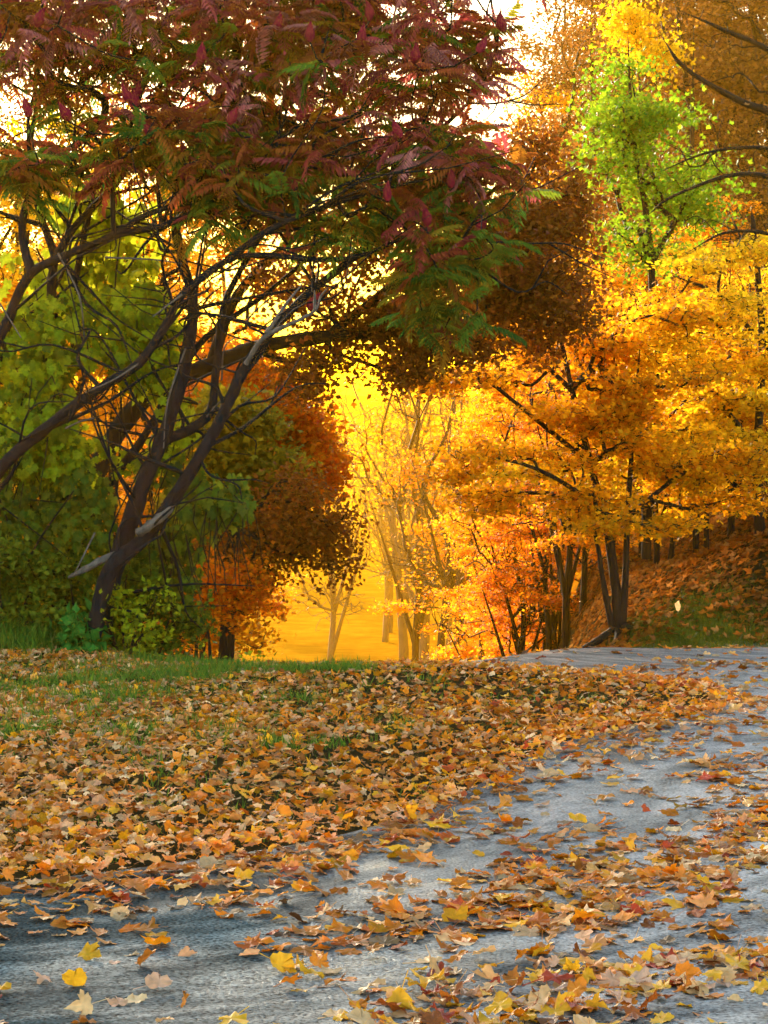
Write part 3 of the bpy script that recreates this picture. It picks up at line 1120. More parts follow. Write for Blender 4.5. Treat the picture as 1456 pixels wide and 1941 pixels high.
def vine(name, label, regions, n, size, mat, seed, stems, group, face=0.9):
    r = np.random.default_rng(seed)
    w = np.array([g[6] for g in regions], float)
    w /= w.sum()
    pos = []
    for (px, py, D, rx, ry, rd, _), f in zip(regions, w):
        m = int(n * f)
        d = r.normal(size=(m, 3))
        d = d / np.linalg.norm(d, axis=1, keepdims=True) * (r.random(m) ** 0.4)[:, None]
        pos += [P(px + a * rx, py + b * ry, D + c * rd) for a, b, c in d]
    pos = np.array(pos)
    s = sines(pos, 3.0, seed)
    pos = pos[s > np.quantile(s, 0.36)]
    m = len(pos)
    base = pos.mean(0)
    base[2] = float(terrain(base[0], base[1]))
    dr = np.stack([r.normal(0, 0.5, m), r.normal(-0.1, 0.35, m), -np.ones(m)], 1)
    nz = np.stack([r.normal(0, 0.5, m), -np.ones(m) * face, r.normal(0.35, 0.45, m)], 1)
    fr = frames_from_dir(dr, nz)
    root = empty(name, base, label, name.replace('_', ' '), group)
    link('foliage', merge_mesh('foliage', [scatter('x', GRAPE, pos - base, fr, size * (0.4 + 0.9 * r.random(m) ** 1.4), r.random(m), r.random(m))]), mat, root)
    W = Wood()
    for st in stems:
        q = catmull(PP(st), 5) - base
        W.tube(q, np.linspace(0.014, 0.006, len(q)), 5)
    # fine runners between the leaves
    for _ in range(40):
        a = pos[r.integers(m)] - base
        b = a + np.array([r.normal(0, 0.12), r.normal(0, 0.08), -r.uniform(0.3, 0.9)])
        W.tube(np.array([a, (a + b) / 2 + r.normal(0, 0.06, 3), b]), [0.006, 0.005, 0.003], 4)
    link('stem', W.mesh('stem'), M['bark_brown'], root)


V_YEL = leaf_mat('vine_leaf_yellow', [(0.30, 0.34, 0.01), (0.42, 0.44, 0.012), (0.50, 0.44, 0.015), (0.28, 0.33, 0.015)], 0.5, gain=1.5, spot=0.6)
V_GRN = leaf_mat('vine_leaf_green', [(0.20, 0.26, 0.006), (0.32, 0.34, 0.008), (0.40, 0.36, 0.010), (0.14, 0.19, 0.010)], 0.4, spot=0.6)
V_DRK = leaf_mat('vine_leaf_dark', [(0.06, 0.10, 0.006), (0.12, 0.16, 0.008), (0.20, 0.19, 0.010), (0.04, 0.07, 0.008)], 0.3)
vine('grape_vine', 'bright yellow green grape vine climbing between the grey sumac trunks', [(220, 500, 19.9, 120, 110, 0.4, 3), (270, 640, 19.6, 80, 110, 0.4, 3), (200, 400, 20.0, 110, 60, 0.4, 1.2), (60, 560, 20.0, 110, 90, 0.4, 1)], 1900, 0.125, V_YEL, 3,
     [[(200, 1150, 19.9), (230, 800, 19.9), (215, 600, 19.8), (235, 380, 19.8)]], 'grape vines over the thicket')
vine('grape_vine', 'mid green grape vine hung over the low sweeping limb', [(110, 680, 19.3, 150, 130, 0.5, 3), (60, 830, 19.1, 120, 90, 0.5, 2), (260, 800, 19.4, 110, 110, 0.5, 1.6), (170, 850, 19.2, 160, 90, 0.5, 1.5)], 2600, 0.105, V_GRN, 4,
     [[(40, 1180, 19.4), (60, 950, 19.3), (100, 760, 19.2), (150, 640, 19.2)]], 'grape vines over the thicket')
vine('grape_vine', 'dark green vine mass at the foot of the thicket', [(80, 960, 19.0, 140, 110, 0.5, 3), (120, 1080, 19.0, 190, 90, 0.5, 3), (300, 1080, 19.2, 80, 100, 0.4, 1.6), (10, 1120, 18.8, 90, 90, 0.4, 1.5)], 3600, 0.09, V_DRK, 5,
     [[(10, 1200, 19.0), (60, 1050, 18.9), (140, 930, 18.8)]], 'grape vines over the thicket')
vine('grape_vine', 'loose green vine trailing beside the leaning black trunk', [(370, 960, 18.7, 60, 90, 0.3, 2), (440, 940, 18.8, 45, 60, 0.2, 1), (350, 1060, 18.8, 40, 80, 0.3, 1), (330, 880, 18.9, 70, 60, 0.3, 1)], 360, 0.11, V_DRK, 6,
     [[(330, 1190, 18.9), (310, 1080, 18.7), (285, 950, 18.7)]], 'grape vines over the thicket')


def shrub(label, px, py, D, w, h, n, size, mat, seed, name='leafy_shrub', templ=OVAL):
    r = np.random.default_rng(seed)
    b = P(px, py, D)
    b[2] = float(terrain(b[0], b[1])) - 0.02
    stems = []
    for k in range(7):
        a = r.uniform(0, 6.28)
        e = np.array([math.cos(a) * w * 0.35, math.sin(a) * w * 0.3, h * r.uniform(0.5, 0.85)])
        stems.append(trunk_line([(e[0] * 0.1, e[1] * 0.1, 0), tuple(e * (0.5, 0.5, 0.55)), tuple(e)], 0.012, 0.005, 4))
    me_t, me_c = make_tree(stems, [((0, 0, h * 0.58), (w * 0.5, w * 0.42, h * 0.46), 1)], n, 9, size, (0.07, 0.07, 0.06), templ, seed, True, 0.3, 0.003, up=0.3, freq=4)
    root = empty(name, b, label, 'shrub', 'undergrowth shrubs')
    link('stem', me_t, M['bark_brown'], root)
    link('foliage', me_c, mat, root)


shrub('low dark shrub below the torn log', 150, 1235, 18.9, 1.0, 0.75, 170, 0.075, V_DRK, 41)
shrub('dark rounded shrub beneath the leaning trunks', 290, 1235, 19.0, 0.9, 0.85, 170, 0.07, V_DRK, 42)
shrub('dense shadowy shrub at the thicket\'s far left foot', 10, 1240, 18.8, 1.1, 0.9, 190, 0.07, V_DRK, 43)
shrub('thin weedy shrub where the thicket meets the lawn crest', 420, 1235, 19.6, 0.7, 0.35, 70, 0.06, V_GRN, 44)
shrub('small bright green seedling in front of the dark shrubs', 160, 1238, 18.3, 0.22, 0.42, 26, 0.11, leaf_mat('seedling_leaf', [(0.05, 0.20, 0.02), (0.08, 0.28, 0.03)], 0.4), 45)
shrub('weedy shrub with straw coloured stalks under the vine', 235, 1240, 18.5, 0.8, 0.55, 110, 0.06, V_GRN, 46)

# ================================================================== TREES
T_COPPER = leaf_mat('copper_leaf', [(0.14, 0.030, 0.006), (0.26, 0.060, 0.007), (0.36, 0.10, 0.008), (0.20, 0.075, 0.010), (0.46, 0.16, 0.012)], 0.3)
T_ORANGE = leaf_mat('orange_leaf', [(0.68, 0.17, 0.004), (0.74, 0.25, 0.005), (0.74, 0.32, 0.007), (0.62, 0.12, 0.004)], 0.55, gain=1.7)
T_GOLD = leaf_mat('gold_leaf', [(0.68, 0.29, 0.005), (0.76, 0.38, 0.007), (0.64, 0.23, 0.005), (0.78, 0.46, 0.014)], 0.55, gain=1.7)
T_YELL = leaf_mat('yellow_leaf', [(0.72, 0.42, 0.006), (0.78, 0.50, 0.012), (0.66, 0.40, 0.010), (0.70, 0.34, 0.006)], 0.55, gain=1.7)
T_RUST = leaf_mat('rust_leaf', [(0.14, 0.045, 0.012), (0.40, 0.15, 0.03), (0.20, 0.065, 0.016), (0.50, 0.22, 0.045), (0.30, 0.09, 0.02)], 0.35, gain=1.1, spot=0.6)
T_RUST2 = leaf_mat('dusty_leaf', [(0.13, 0.045, 0.012), (0.38, 0.15, 0.025), (0.20, 0.07, 0.016), (0.46, 0.20, 0.03), (0.26, 0.08, 0.018)], 0.35, gain=1.1, spot=0.6)
T_LIME = leaf_mat('lime_leaf', [(0.09, 0.22, 0.006), (0.15, 0.29, 0.008), (0.28, 0.34, 0.012), (0.07, 0.17, 0.006)], 0.5)
T_RED = leaf_mat('redorange_leaf', [(0.62, 0.09, 0.003), (0.70, 0.16, 0.004), (0.68, 0.23, 0.005), (0.50, 0.07, 0.003)], 0.5, gain=1.6)
T_DARK = leaf_mat('brown_leaf', [(0.22, 0.05, 0.006), (0.42, 0.11, 0.007), (0.26, 0.10, 0.012), (0.54, 0.17, 0.008)], 0.35)

G_TREES = 'autumn trees along the lane'


def EP(px, py, D, rx, ry, rd, w=1):
    """ellipsoid given by photo pixels at a distance"""
    return (P(px, py, D), (rx / F * D, rd, ry / F * D), w)


def custom_tree(label, base_px, limbs, ells, n, per, leaf, spread, mat, seed, bark='bark_brown', templ=MAPLE_LOW, cat='tree', name='maple_tree', group=G_TREES, keep=1.0, bf=0.35, r_tip=0.004, up=0.6, tilt=0.7, freq=1.6):
    tr = [trunk_line(PP(p), a, b, 5) for p, a, b in limbs]
    base = tr[0][0][0].copy()
    tr = [(p - base, q) for p, q in tr]
    el = [(c - base, rd, w) for c, rd, w in ells]
    mt, mc = make_tree(tr, el, n, per, leaf, spread, templ, seed, True, bf, r_tip, keep, up=up, tilt=tilt, freq=freq)
    root = empty(name, base, label, cat, group)
    link('trunk', mt, M[bark], root)
    link('crown', mc, mat, root)
    return root


# --- copper tree leaning over the lane from behind the thicket
custom_tree('dark copper leaved tree arching over the lane from behind the sumacs', None, [
    ([(110, 1200, 21.0), (180, 900, 21.0), (285, 745, 20.9), (400, 692, 20.8), (500, 656, 20.7), (620, 637, 20.7), (760, 624, 20.8), (880, 575, 21.0), (985, 480, 21.2), (1030, 380, 21.4)], 0.10, 0.026),
    ([(620, 637, 20.7), (720, 560, 20.8), (830, 470, 20.9), (920, 370, 21.2)], 0.05, 0.018),
    ([(400, 692, 20.8), (450, 560, 21.0), (560, 450, 21.2), (720, 350, 21.4)], 0.06, 0.02),
    ([(480, 662, 20.7), (560, 690, 20.6), (640, 695, 20.6)], 0.03, 0.01)],
    [EP(1010, 580, 21.0, 130, 120, 1.0, 4.0), EP(1000, 420, 21.3, 130, 140, 1.0, 3.6), EP(810, 590, 20.8, 150, 60, 0.7, 2.0), EP(660, 600, 20.8, 120, 70, 0.6, 1.3), EP(580, 700, 20.7, 70, 50, 0.5, 0.8),
     EP(860, 440, 21.1, 130, 110, 0.8, 2.4), EP(620, 500, 21.2, 130, 80, 0.6, 1.2), EP(740, 680, 20.6, 120, 50, 0.5, 0.9), EP(870, 640, 20.8, 90, 50, 0.5, 1.0), EP(990, 290, 21.5, 70, 60, 0.6, 0.7), EP(1080, 480, 21.2, 50, 90, 0.6, 0.8)],
    1900, 18, 0.066, (0.13, 0.13, 0.10), T_COPPER, 51, templ=OVAL, freq=3.0)

# --- trees on the near side of the drop, left of the glow
custom_tree('orange red maple behind the thicket on the glowing hollow\'s edge', None, [
    ([(430, 1290, 27.5), (440, 1130, 27.5), (460, 960, 27.5), (490, 800, 27.5), (500, 640, 27.5)], 0.045, 0.02), ([(460, 960, 27.5), (540, 860, 27.3), (600, 780, 27.3)], 0.04, 0.015)],
    [EP(530, 850, 27.4, 90, 130, 1.2, 3), EP(470, 760, 27.5, 110, 110, 1.2, 2), EP(560, 930, 27.3, 60, 60, 0.8, 1), EP(420, 1010, 27.8, 120, 100, 1.0, 1.6), EP(400, 1110, 28, 90, 50, 0.8, 0.7)],
    900, 24, 0.085, (0.18, 0.18, 0.09), T_RED, 52, freq=1.8)
custom_tree('dark brown leaved tree with a rounded tip hanging into the glow', None, [
    ([(380, 1280, 25.0), (400, 1130, 25.0), (450, 1000, 25.0), (520, 950, 24.9), (590, 970, 24.8), (640, 1020, 24.8)], 0.028, 0.012), ([(450, 1000, 25.0), (520, 1040, 24.8), (590, 1060, 24.8)], 0.03, 0.01)],
    [EP(590, 1020, 24.8, 62, 60, 0.6, 2), EP(520, 1000, 24.9, 62, 66, 0.7, 1.8), EP(480, 1070, 25, 55, 40, 0.5, 0.8), EP(420, 1060, 25, 70, 60, 0.5, 1), EP(640, 1075, 24.8, 30, 30, 0.3, 0.25), EP(560, 930, 24.8, 60, 35, 0.5, 0.5), EP(635, 980, 24.8, 28, 28, 0.3, 0.25)],
    620, 14, 0.068, (0.15, 0.15, 0.12), T_DARK, 53, templ=OVAL, freq=2.5)
custom_tree('yellow olive sapling behind the leaning black trunk', None, [
    ([(420, 1290, 26.2), (430, 1100, 26.2), (450, 900, 26.2), (460, 760, 26.2)], 0.05, 0.015)],
    [EP(460, 900, 26.0, 75, 80, 0.7, 2), EP(400, 960, 26, 70, 60, 0.6, 1), EP(430, 800, 26.1, 80, 50, 0.6, 1)],
    420, 34, 0.085, (0.15, 0.15, 0.09), leaf_mat('olive_leaf', [(0.30, 0.24, 0.01), (0.46, 0.32, 0.012), (0.22, 0.18, 0.012), (0.5, 0.4, 0.02)], 0.45), 54, freq=2.2)
custom_tree('low rust bush of thin stems at the edge of the glow', None, [
    ([(400, 1275, 24.0), (395, 1200, 24), (380, 1120, 24)], 0.02, 0.008), ([(370, 1275, 24.2), (372, 1200, 24.2), (360, 1110, 24.2)], 0.022, 0.008), ([(440, 1275, 24.1), (445, 1190, 24.1), (470, 1120, 24)], 0.02, 0.007), ([(350, 1270, 24.3), (346, 1190, 24.2), (335, 1100, 24.2)], 0.02, 0.008)],
    [EP(390, 1110, 24.1, 80, 60, 0.5, 2), EP(460, 1130, 24, 45, 45, 0.4, 0.7), EP(340, 1150, 24.2, 50, 70, 0.4, 0.8)],
    300, 10, 0.07, (0.17, 0.17, 0.11), T_RED, 55, templ=OVAL, name='leafy_shrub', cat='shrub', freq=3)

# --- multi stemmed golden maple at the foot of the bank


def plates(line, z0, z1, n, reach, rad, seed, bias=(0, 0), thick=0.10):
    """flat layered sprays of foliage round a stem: line is a list of world points"""
    r = np.random.default_rng(seed)
    line = np.asarray(line, float)
    out = []
    for i in range(n):
        t = (i + r.random()) / n
        z = z0 + (z1 - z0) * t
        k = int(np.abs(line[:, 2] - z).argmin())
        a = r.uniform(0, 6.283)
        rr = reach * (1 - 0.55 * t) * r.uniform(0.15, 1.0) ** 0.7
        c = line[k] + np.array([math.cos(a) * rr + bias[0] * rr, math.sin(a) * rr * 0.8 + bias[1] * rr, 0])
        c[2] = z + 0.12 * rr
        q = rad * r.uniform(0.55, 1.2) * (1 - 0.35 * t)
        out.append((c, (q, q * 0.9, thick * r.uniform(0.6, 1.6)), q * q))
    return out


def layered_tree(label, limbs, plate_args, n, per, leaf, mat, seed, bark='bark_brown', name='maple_tree', cat='tree', group=G_TREES, bf=0.3, extra=()):
    tr = [trunk_line(PP(p), a, b, 5) for p, a, b in limbs]
    base = tr[0][0][0].copy()
    tr = [(p - base, q) for p, q in tr]
    el = list(extra and [(c - base, rd, w) for c, rd, w in extra])
    for li, z0, z1, m, reach, rad, bx in plate_args:
        el += plates(tr[li][0], z0, z1, m, reach, rad, seed + li, (bx, 0))
    mt, mc = make_tree(tr, el, n, per, leaf, (0.13, 0.13, 0.045), MAPLE_LOW, seed, True, bf, 0.0042, 1.0, up=1.0, tilt=0.6, freq=3.0)
    root = empty(name, base, label, cat, group)
    link('trunk', mt, M[bark], root)
    link('crown', mc, mat, root)


layered_tree('golden maple with clustered stems and roots at the foot of the bank', [
    ([(1175, 1215, 22.6), (1168, 1120, 22.7), (1150, 1000, 22.8), (1120, 880, 22.9), (1085, 740, 23.0), (1055, 600, 23.1), (1040, 480, 23.2)], 0.055, 0.014),
    ([(1178, 1210, 22.6), (1185, 1110, 22.7), (1190, 980, 22.8), (1200, 820, 22.9), (1215, 640, 23.1)], 0.042, 0.014),
    ([(1165, 1215, 22.6), (1145, 1110, 22.5), (1130, 1020, 22.4), (1108, 940, 22.3)], 0.034, 0.014),
    ([(1120, 880, 22.9), (1010, 790, 22.6), (920, 720, 22.5), (840, 690, 22.5)], 0.028, 0.010),
    ([(1108, 940, 22.3), (1020, 890, 22.1), (930, 870, 22.0), (850, 900, 22.0)], 0.024, 0.008),
    ([(1085, 740, 23.0), (980, 640, 22.8), (900, 560, 22.8)], 0.025, 0.010),
    ([(1190, 980, 22.8), (1290, 900, 22.6), (1390, 850, 22.5)], 0.028, 0.012),
    ([(1165, 1195, 22.55), (1120, 1222, 22.3), (1085, 1240, 22.1)], 0.05, 0.012),
    ([(1185, 1190, 22.5), (1230, 1205, 22.2), (1255, 1225, 21.9)], 0.045, 0.010),
    ([(1172, 1195, 22.5), (1165, 1225, 22.1), (1140, 1245, 21.8)], 0.04, 0.010)],
    [(0, 1.0, 3.9, 24, 1.5, 0.62, -0.2), (1, 0.9, 3.4, 20, 1.6, 0.6, 0.3)], 2100, 11, 0.058, T_GOLD, 61,
    extra=[EP(900, 720, 22.5, 130, 22, 0.7, 0.5), EP(950, 860, 22.1, 150, 18, 0.7, 0.5), EP(960, 640, 22.8, 110, 22, 0.6, 0.4), EP(1320, 880, 22.5, 120, 24, 0.7, 0.5), EP(1010, 780, 22.5, 130, 22, 0.7, 0.5), EP(870, 905, 22, 60, 16, 0.4, 0.2)])
layered_tree('yellow maple with a dark trunk on the bank\'s crown', [
    ([(1447, 1120, 24.0), (1440, 1000, 24.0), (1436, 850, 24.0), (1445, 650, 24.0), (1430, 450, 24.0), (1425, 400, 24.0)], 0.065, 0.018),
    ([(1436, 850, 24.0), (1340, 740, 23.7), (1250, 690, 23.6)], 0.03, 0.012), ([(1445, 650, 24.0), (1360, 560, 23.8), (1270, 520, 23.7)], 0.028, 0.012)],
    [(0, 0.9, 3.5, 36, 1.9, 0.62, -0.35)], 2100, 11, 0.058, T_YELL, 62,
    extra=[EP(1300, 760, 23.7, 130, 24, 0.8, 0.6), EP(1280, 610, 23.7, 120, 24, 0.8, 0.6), EP(1330, 860, 23.6, 120, 22, 0.7, 0.5), EP(1260, 690, 23.6, 90, 20, 0.7, 0.4)])
# bare limbs reaching in from outside the frame
custom_tree('nearly bare dark tree reaching long limbs in at the upper right', None, [
    ([(1640, 1000, 21.0), (1630, 700, 21.0), (1610, 400, 21.0), (1580, 200, 21.0), (1560, -50, 21)], 0.13, 0.05),
    ([(1600, 330, 21.0), (1480, 225, 20.8), (1400, 190, 20.7), (1300, 130, 20.6), (1255, 70, 20.6)], 0.05, 0.008),
    ([(1610, 420, 21.0), (1500, 350, 20.8), (1400, 330, 20.7), (1280, 370, 20.7), (1225, 410, 20.8)], 0.035, 0.006),
    ([(1585, 220, 21.0), (1480, 110, 20.7), (1380, 60, 20.6), (1290, 20, 20.6)], 0.04, 0.007),
    ([(1605, 380, 21.0), (1490, 290, 20.9), (1360, 285, 20.8), (1240, 330, 20.8)], 0.03, 0.005),
    ([(1600, 520, 21.0), (1480, 450, 20.9), (1380, 440, 20.8), (1300, 480, 20.8)], 0.028, 0.005)],
    [EP(1370, 90, 20.7, 120, 90, 0.6, 1), EP(1330, 300, 20.8, 120, 60, 0.5, 1), EP(1400, 200, 20.7, 90, 70, 0.5, 1), EP(1360, 440, 20.8, 100, 50, 0.5, 0.7)],
    190, 1, 0.05, (0.05, 0.05, 0.04), T_RUST, 63, keep=0.05, r_tip=0.0035, name='bare_tree')

# --- prototypes that are copied along the lane and into the mist


def proto(H, seed, crown, trunks, n, per, leaf, spread, templ=MAPLE_LOW, keep=1.0, bf=0.35, r_tip=0.006, rmax=0.08, up=1.0, tilt=0.55, freq=0.9):
    return make_tree(trunks, crown, n, per, leaf, spread, templ, seed, True, bf, r_tip, keep, rmax=rmax, up=up, tilt=tilt, freq=freq)


def simple_trunk(H, r0, seed, lean=0.05, fork=0):
    r = np.random.default_rng(seed)
    pts = [(r.normal(0, lean) * t * H * 0.5, r.normal(0, lean) * t * H * 0.5, t * H) for t in np.linspace(0, 1, 7)]
    tr = [trunk_line(pts, r0, r0 * 0.2, 4)]
    for k in range(fork):
        i = r.integers(1, 3)
        p = np.array(pts[i])
        a = r.uniform(0, 6.28)
        d = np.array([math.cos(a), math.sin(a), 0]) * H
        tr.append(trunk_line([tuple(p), tuple(p + d * 0.06 + (0, 0, H * 0.2)), tuple(p + d * 0.14 + (0, 0, H * 0.45))], r0 * 0.6, r0 * 0.15, 5))
    return tr


PROTO = {}
for s in range(4):
    H = 10.0
    tr = simple_trunk(9.6, 0.10, 200 + s, 0.06, 2)
    el = plates(tr[0][0], 0.16 * H, 0.97 * H, 62, 2.5, 0.85, 300 + s, thick=0.14)
    PROTO['maple', s] = make_tree(tr, el, 2000, 11, 0.08, (0.17, 0.17, 0.07), MAPLE_LOW, 100 + s, True, 0.3, 0.0055, 1.0, rmax=0.06, up=1.0, tilt=0.6, freq=2.0)
for s in range(3):
    H = 14.0
    tr = simple_trunk(13.5, 0.14, 210 + s, 0.04, 3)
    el = plates(tr[0][0], 0.16 * H, 0.98 * H, 70, 2.4, 0.95, 310 + s, thick=0.25)
    PROTO['tall', s] = make_tree(tr, el, 1800, 13, 0.085, (0.22, 0.22, 0.12), MAPLE_LOW, 110 + s, True, 0.3, 0.006, 1.0, rmax=0.07, up=0.8, tilt=0.7, freq=1.6)
for s in range(3):
    H = 11.0
    PROTO['bare', s] = proto(H, 120 + s, [((0, 0, 0.64 * H), (2.3, 2.3, 4.0), 3), ((0.4, 0, 0.35 * H), (1.7, 1.7, 1.4), 0.7)],
                                  simple_trunk(9.8, 0.13, 220 + s, 0.06, 4), 900, 5, 0.10, (0.22, 0.22, 0.12), keep=0.22, r_tip=0.008, bf=0.5)
for s in range(2):
    H = 4.0
    st = [trunk_line([(0.1 * k, 0.05 * k, 0), (0.35 * (k - 2), 0.2 * math.sin(k * 2), 1.6), (0.8 * (k - 2), 0.5 * math.sin(k * 2), 3.2)], 0.035, 0.010, 5) for k in range(5)]
    PROTO['thin', s] = proto(H, 130 + s, [((0, 0, 2.4), (1.8, 1.5, 1.5), 1)], st, 420, 8, 0.08, (0.2, 0.2, 0.08), keep=0.2, r_tip=0.005, freq=1.6)

used = {}


TREE_H = {'maple': 9.7, 'tall': 13.5, 'bare': 9.8, 'thin': 3.6}


def put(kind, s, px, D, scale, mat, label, name='maple_tree', cat='tree', group=G_TREES, bark='bark_brown', rz=None, dz=0.0):
    x = (px - CX) / F * D
    z = float(terrain(x, D)) - 0.08 + dz
    if D > 55:                                             # rooted in the deep hollow, so taller than it seems
        scale = scale * max(1.0, (TREE_H[kind] * scale - 4.3 - z) / (TREE_H[kind] * scale))
    root = empty(name, (x, D, z), label, cat, group, random.uniform(0, 6.28) if rz is None else rz, scale)
    mt, mc = PROTO[kind, s]
    link('trunk', mt, M[bark], root)
    link('crown', mc, mat, root)
    return root


# right side, near to far
RIGHT = [
    ('maple', 0, 1340, 25.5, 0.33, T_GOLD, 'slim gold maple among the dark stems on the bank'),
    ('maple', 1, 1270, 27.0, 0.33, T_YELL, 'slim yellow maple standing on the bank\'s shoulder'),
    ('maple', 2, 1400, 28.0, 0.34, T_YELL, 'yellow maple behind the bank\'s dark trunked tree'),
    ('maple', 3, 1490, 26.0, 0.34, T_GOLD, 'gold maple cut by the picture\'s right edge'),
    ('maple', 3, 1215, 29.0, 0.40, T_GOLD, 'gold maple just behind the clustered stems'),
    ('maple', 2, 1105, 30.0, 0.46, T_ORANGE, 'orange maple left of the clustered stems'),
    ('maple', 0, 1040, 33.0, 0.50, T_RED, 'scarlet orange maple at the crest of the lane'),
    ('maple', 1, 1030, 35.0, 0.44, T_RED, 'low scarlet maple beside the hollow'),
    ('maple', 3, 1010, 42.0, 0.62, T_ORANGE, 'orange maple in the second row by the hollow'),
    ('maple', 1, 985, 44.0, 0.56, T_ORANGE, 'bright orange maple standing at the hollow\'s right edge'),
    ('maple', 2, 1090, 38.0, 0.58, T_GOLD, 'amber maple in the second row'),
    ('maple', 1, 1180, 37.0, 0.50, T_ORANGE, 'tawny maple below the lime green crown'),
    ('maple', 0, 1290, 36.0, 0.46, T_GOLD, 'broad amber maple right of the lime green crown'),
    ('maple', 3, 1400, 37.0, 0.48, T_ORANGE, 'broad gold maple in the second row on the bank'),
    ('maple', 2, 945, 56.0, 0.72, T_ORANGE, 'orange maple half veiled by mist'),
    ('maple', 0, 960, 60.0, 0.85, T_GOLD, 'golden maple half veiled by mist'),
    ('maple', 1, 1030, 50.0, 0.85, T_GOLD, 'golden maple rising in the third row'),
    ('tall', 0, 1120, 47.0, 0.82, T_RUST, 'tall russet tree thinning out against the pale sky'),
    ('tall', 1, 1270, 48.0, 1.0, T_RUST, 'tall russet tree behind the lime green crown'),
    ('tall', 2, 1370, 45.0, 1.0, T_RUST, 'tall dusty rust tree at the upper right'),
    ('tall', 0, 1190, 56.0, 1.05, T_RUST, 'tall faded russet tree in the back row'),
    ('tall', 2, 1050, 58.0, 0.86, T_GOLD, 'thin topped amber tree beside the sky gap'),
    ('tall', 1, 1450, 42.0, 1.0, T_RUST2, 'brownish orange tall tree at the picture\'s right edge'),
    ('tall', 2, 1330, 60.0, 1.2, T_RUST2, 'dusty pinkish brown tall tree in the back row'),
    ('tall', 1, 1010, 66.0, 0.95, T_RUST2, 'fading brown orange tree at the sky gap\'s right side'),
    ('tall', 0, 1090, 62.0, 1.05, T_RUST2, 'dusty orange tree in the back row left of the lime crown'),
    ('tall', 2, 1230, 64.0, 1.25, T_RUST2, 'dusty orange tall tree in the back row behind the lime crown'),
    ('tall', 1, 1400, 52.0, 1.15, T_RUST2, 'dusty orange tall tree behind the bare limbs'),
    ('tall', 0, 1310, 41.0, 0.78, T_RUST2, 'brownish orange tree right of the lime crown'),
    ('tall', 0, 1440, 58.0, 1.2, T_RUST, 'tall brown tree in the back row by the right edge')]
for k_, s_, px_, D_, sc_, m_, l_ in RIGHT:
    put(k_, s_, px_, D_, sc_, m_, l_)
custom_tree('lime green tree standing out among the rust crowns', None, [
    ([(1225, 1060, 26.0), (1230, 800, 26.0), (1235, 500, 26.0), (1200, 250, 26.0), (1190, 60, 26.0)], 0.06, 0.012),
    ([(1235, 500, 26.0), (1290, 400, 26), (1320, 330, 26)], 0.04, 0.015)],
    [EP(1180, 240, 26, 60, 80, 0.9, 2), EP(1240, 240, 26, 45, 55, 0.8, 1.2), EP(1190, 320, 26, 80, 50, 0.9, 1.6), EP(1280, 350, 26, 65, 45, 0.8, 1.4), EP(1190, 450, 26, 60, 30, 0.8, 1.0), EP(1310, 400, 26, 45, 40, 0.8, 1.0), EP(1240, 480, 26, 100, 30, 0.8, 0.9), EP(1330, 300, 26, 30, 30, 0.5, 0.3), EP(1180, 150, 26, 25, 45, 0.7, 0.5)],
    680, 12, 0.060, (0.22, 0.22, 0.09), T_LIME, 64, freq=1.6)
custom_tree('slender yellow topped tree above the lime green one', None, [
    ([(1215, 1050, 39.0), (1220, 700, 39.0), (1225, 350, 39.0), (1205, 60, 39.0)], 0.12, 0.02)],
    [EP(1200, 70, 39, 35, 55, 0.7, 1.2), EP(1245, 110, 39, 25, 45, 0.6, 0.8), EP(1190, 30, 39, 20, 25, 0.5, 0.4)],
    220, 10, 0.08, (0.24, 0.24, 0.14), T_YELL, 65, freq=1.6)
# thin stems under the crowns
for px, D, s, mat, lab in ((1320, 26.0, 0.30, T_GOLD, 'thin stemmed gold sapling on the bank left of the dark trunk'), (1385, 27.0, 0.34, T_YELL, 'slim yellow sapling just left of the bank\'s dark trunk'),
                           (1075, 30.0, 0.42, T_ORANGE, 'slim orange sapling left of the clustered stems'), (985, 34.0, 0.46, T_ORANGE, 'slim tangerine sapling at the crest of the lane'),
                           (1245, 27.0, 0.30, T_GOLD, 'slim amber sapling behind the bank\'s top edge')):
    put('bare', 1, px, D, s, mat, lab, 'maple_sapling', 'sapling', 'saplings under the crowns')
for i, (px, D, lab) in enumerate(((1010, 36, 'tangle of thin orange stems right of the misty trunks'), (1060, 34, 'tangle of thin upright stems at the crest'), (930, 48, 'sparse brush at the glow\'s right edge'))):
    put('thin', i % 2, px, D, 0.9, T_ORANGE, lab, 'brush_shrub', 'shrub', 'brush along the lane')
# in the mist
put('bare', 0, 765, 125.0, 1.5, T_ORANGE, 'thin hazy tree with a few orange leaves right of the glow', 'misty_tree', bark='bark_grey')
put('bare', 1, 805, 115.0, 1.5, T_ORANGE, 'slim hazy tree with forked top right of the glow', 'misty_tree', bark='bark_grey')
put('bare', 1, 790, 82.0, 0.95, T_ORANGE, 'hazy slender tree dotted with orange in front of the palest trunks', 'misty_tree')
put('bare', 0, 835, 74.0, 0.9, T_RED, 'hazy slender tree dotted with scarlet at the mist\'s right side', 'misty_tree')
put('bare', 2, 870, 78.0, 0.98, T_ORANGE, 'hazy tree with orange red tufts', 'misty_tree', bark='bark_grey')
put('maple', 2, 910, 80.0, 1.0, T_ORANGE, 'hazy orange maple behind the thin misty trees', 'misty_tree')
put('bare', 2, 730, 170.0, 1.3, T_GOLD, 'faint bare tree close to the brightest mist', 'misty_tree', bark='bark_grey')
put('bare', 0, 625, 120.0, 0.8, T_GOLD, 'faint bare tree in the middle of the glow', 'misty_tree', bark='bark_grey')
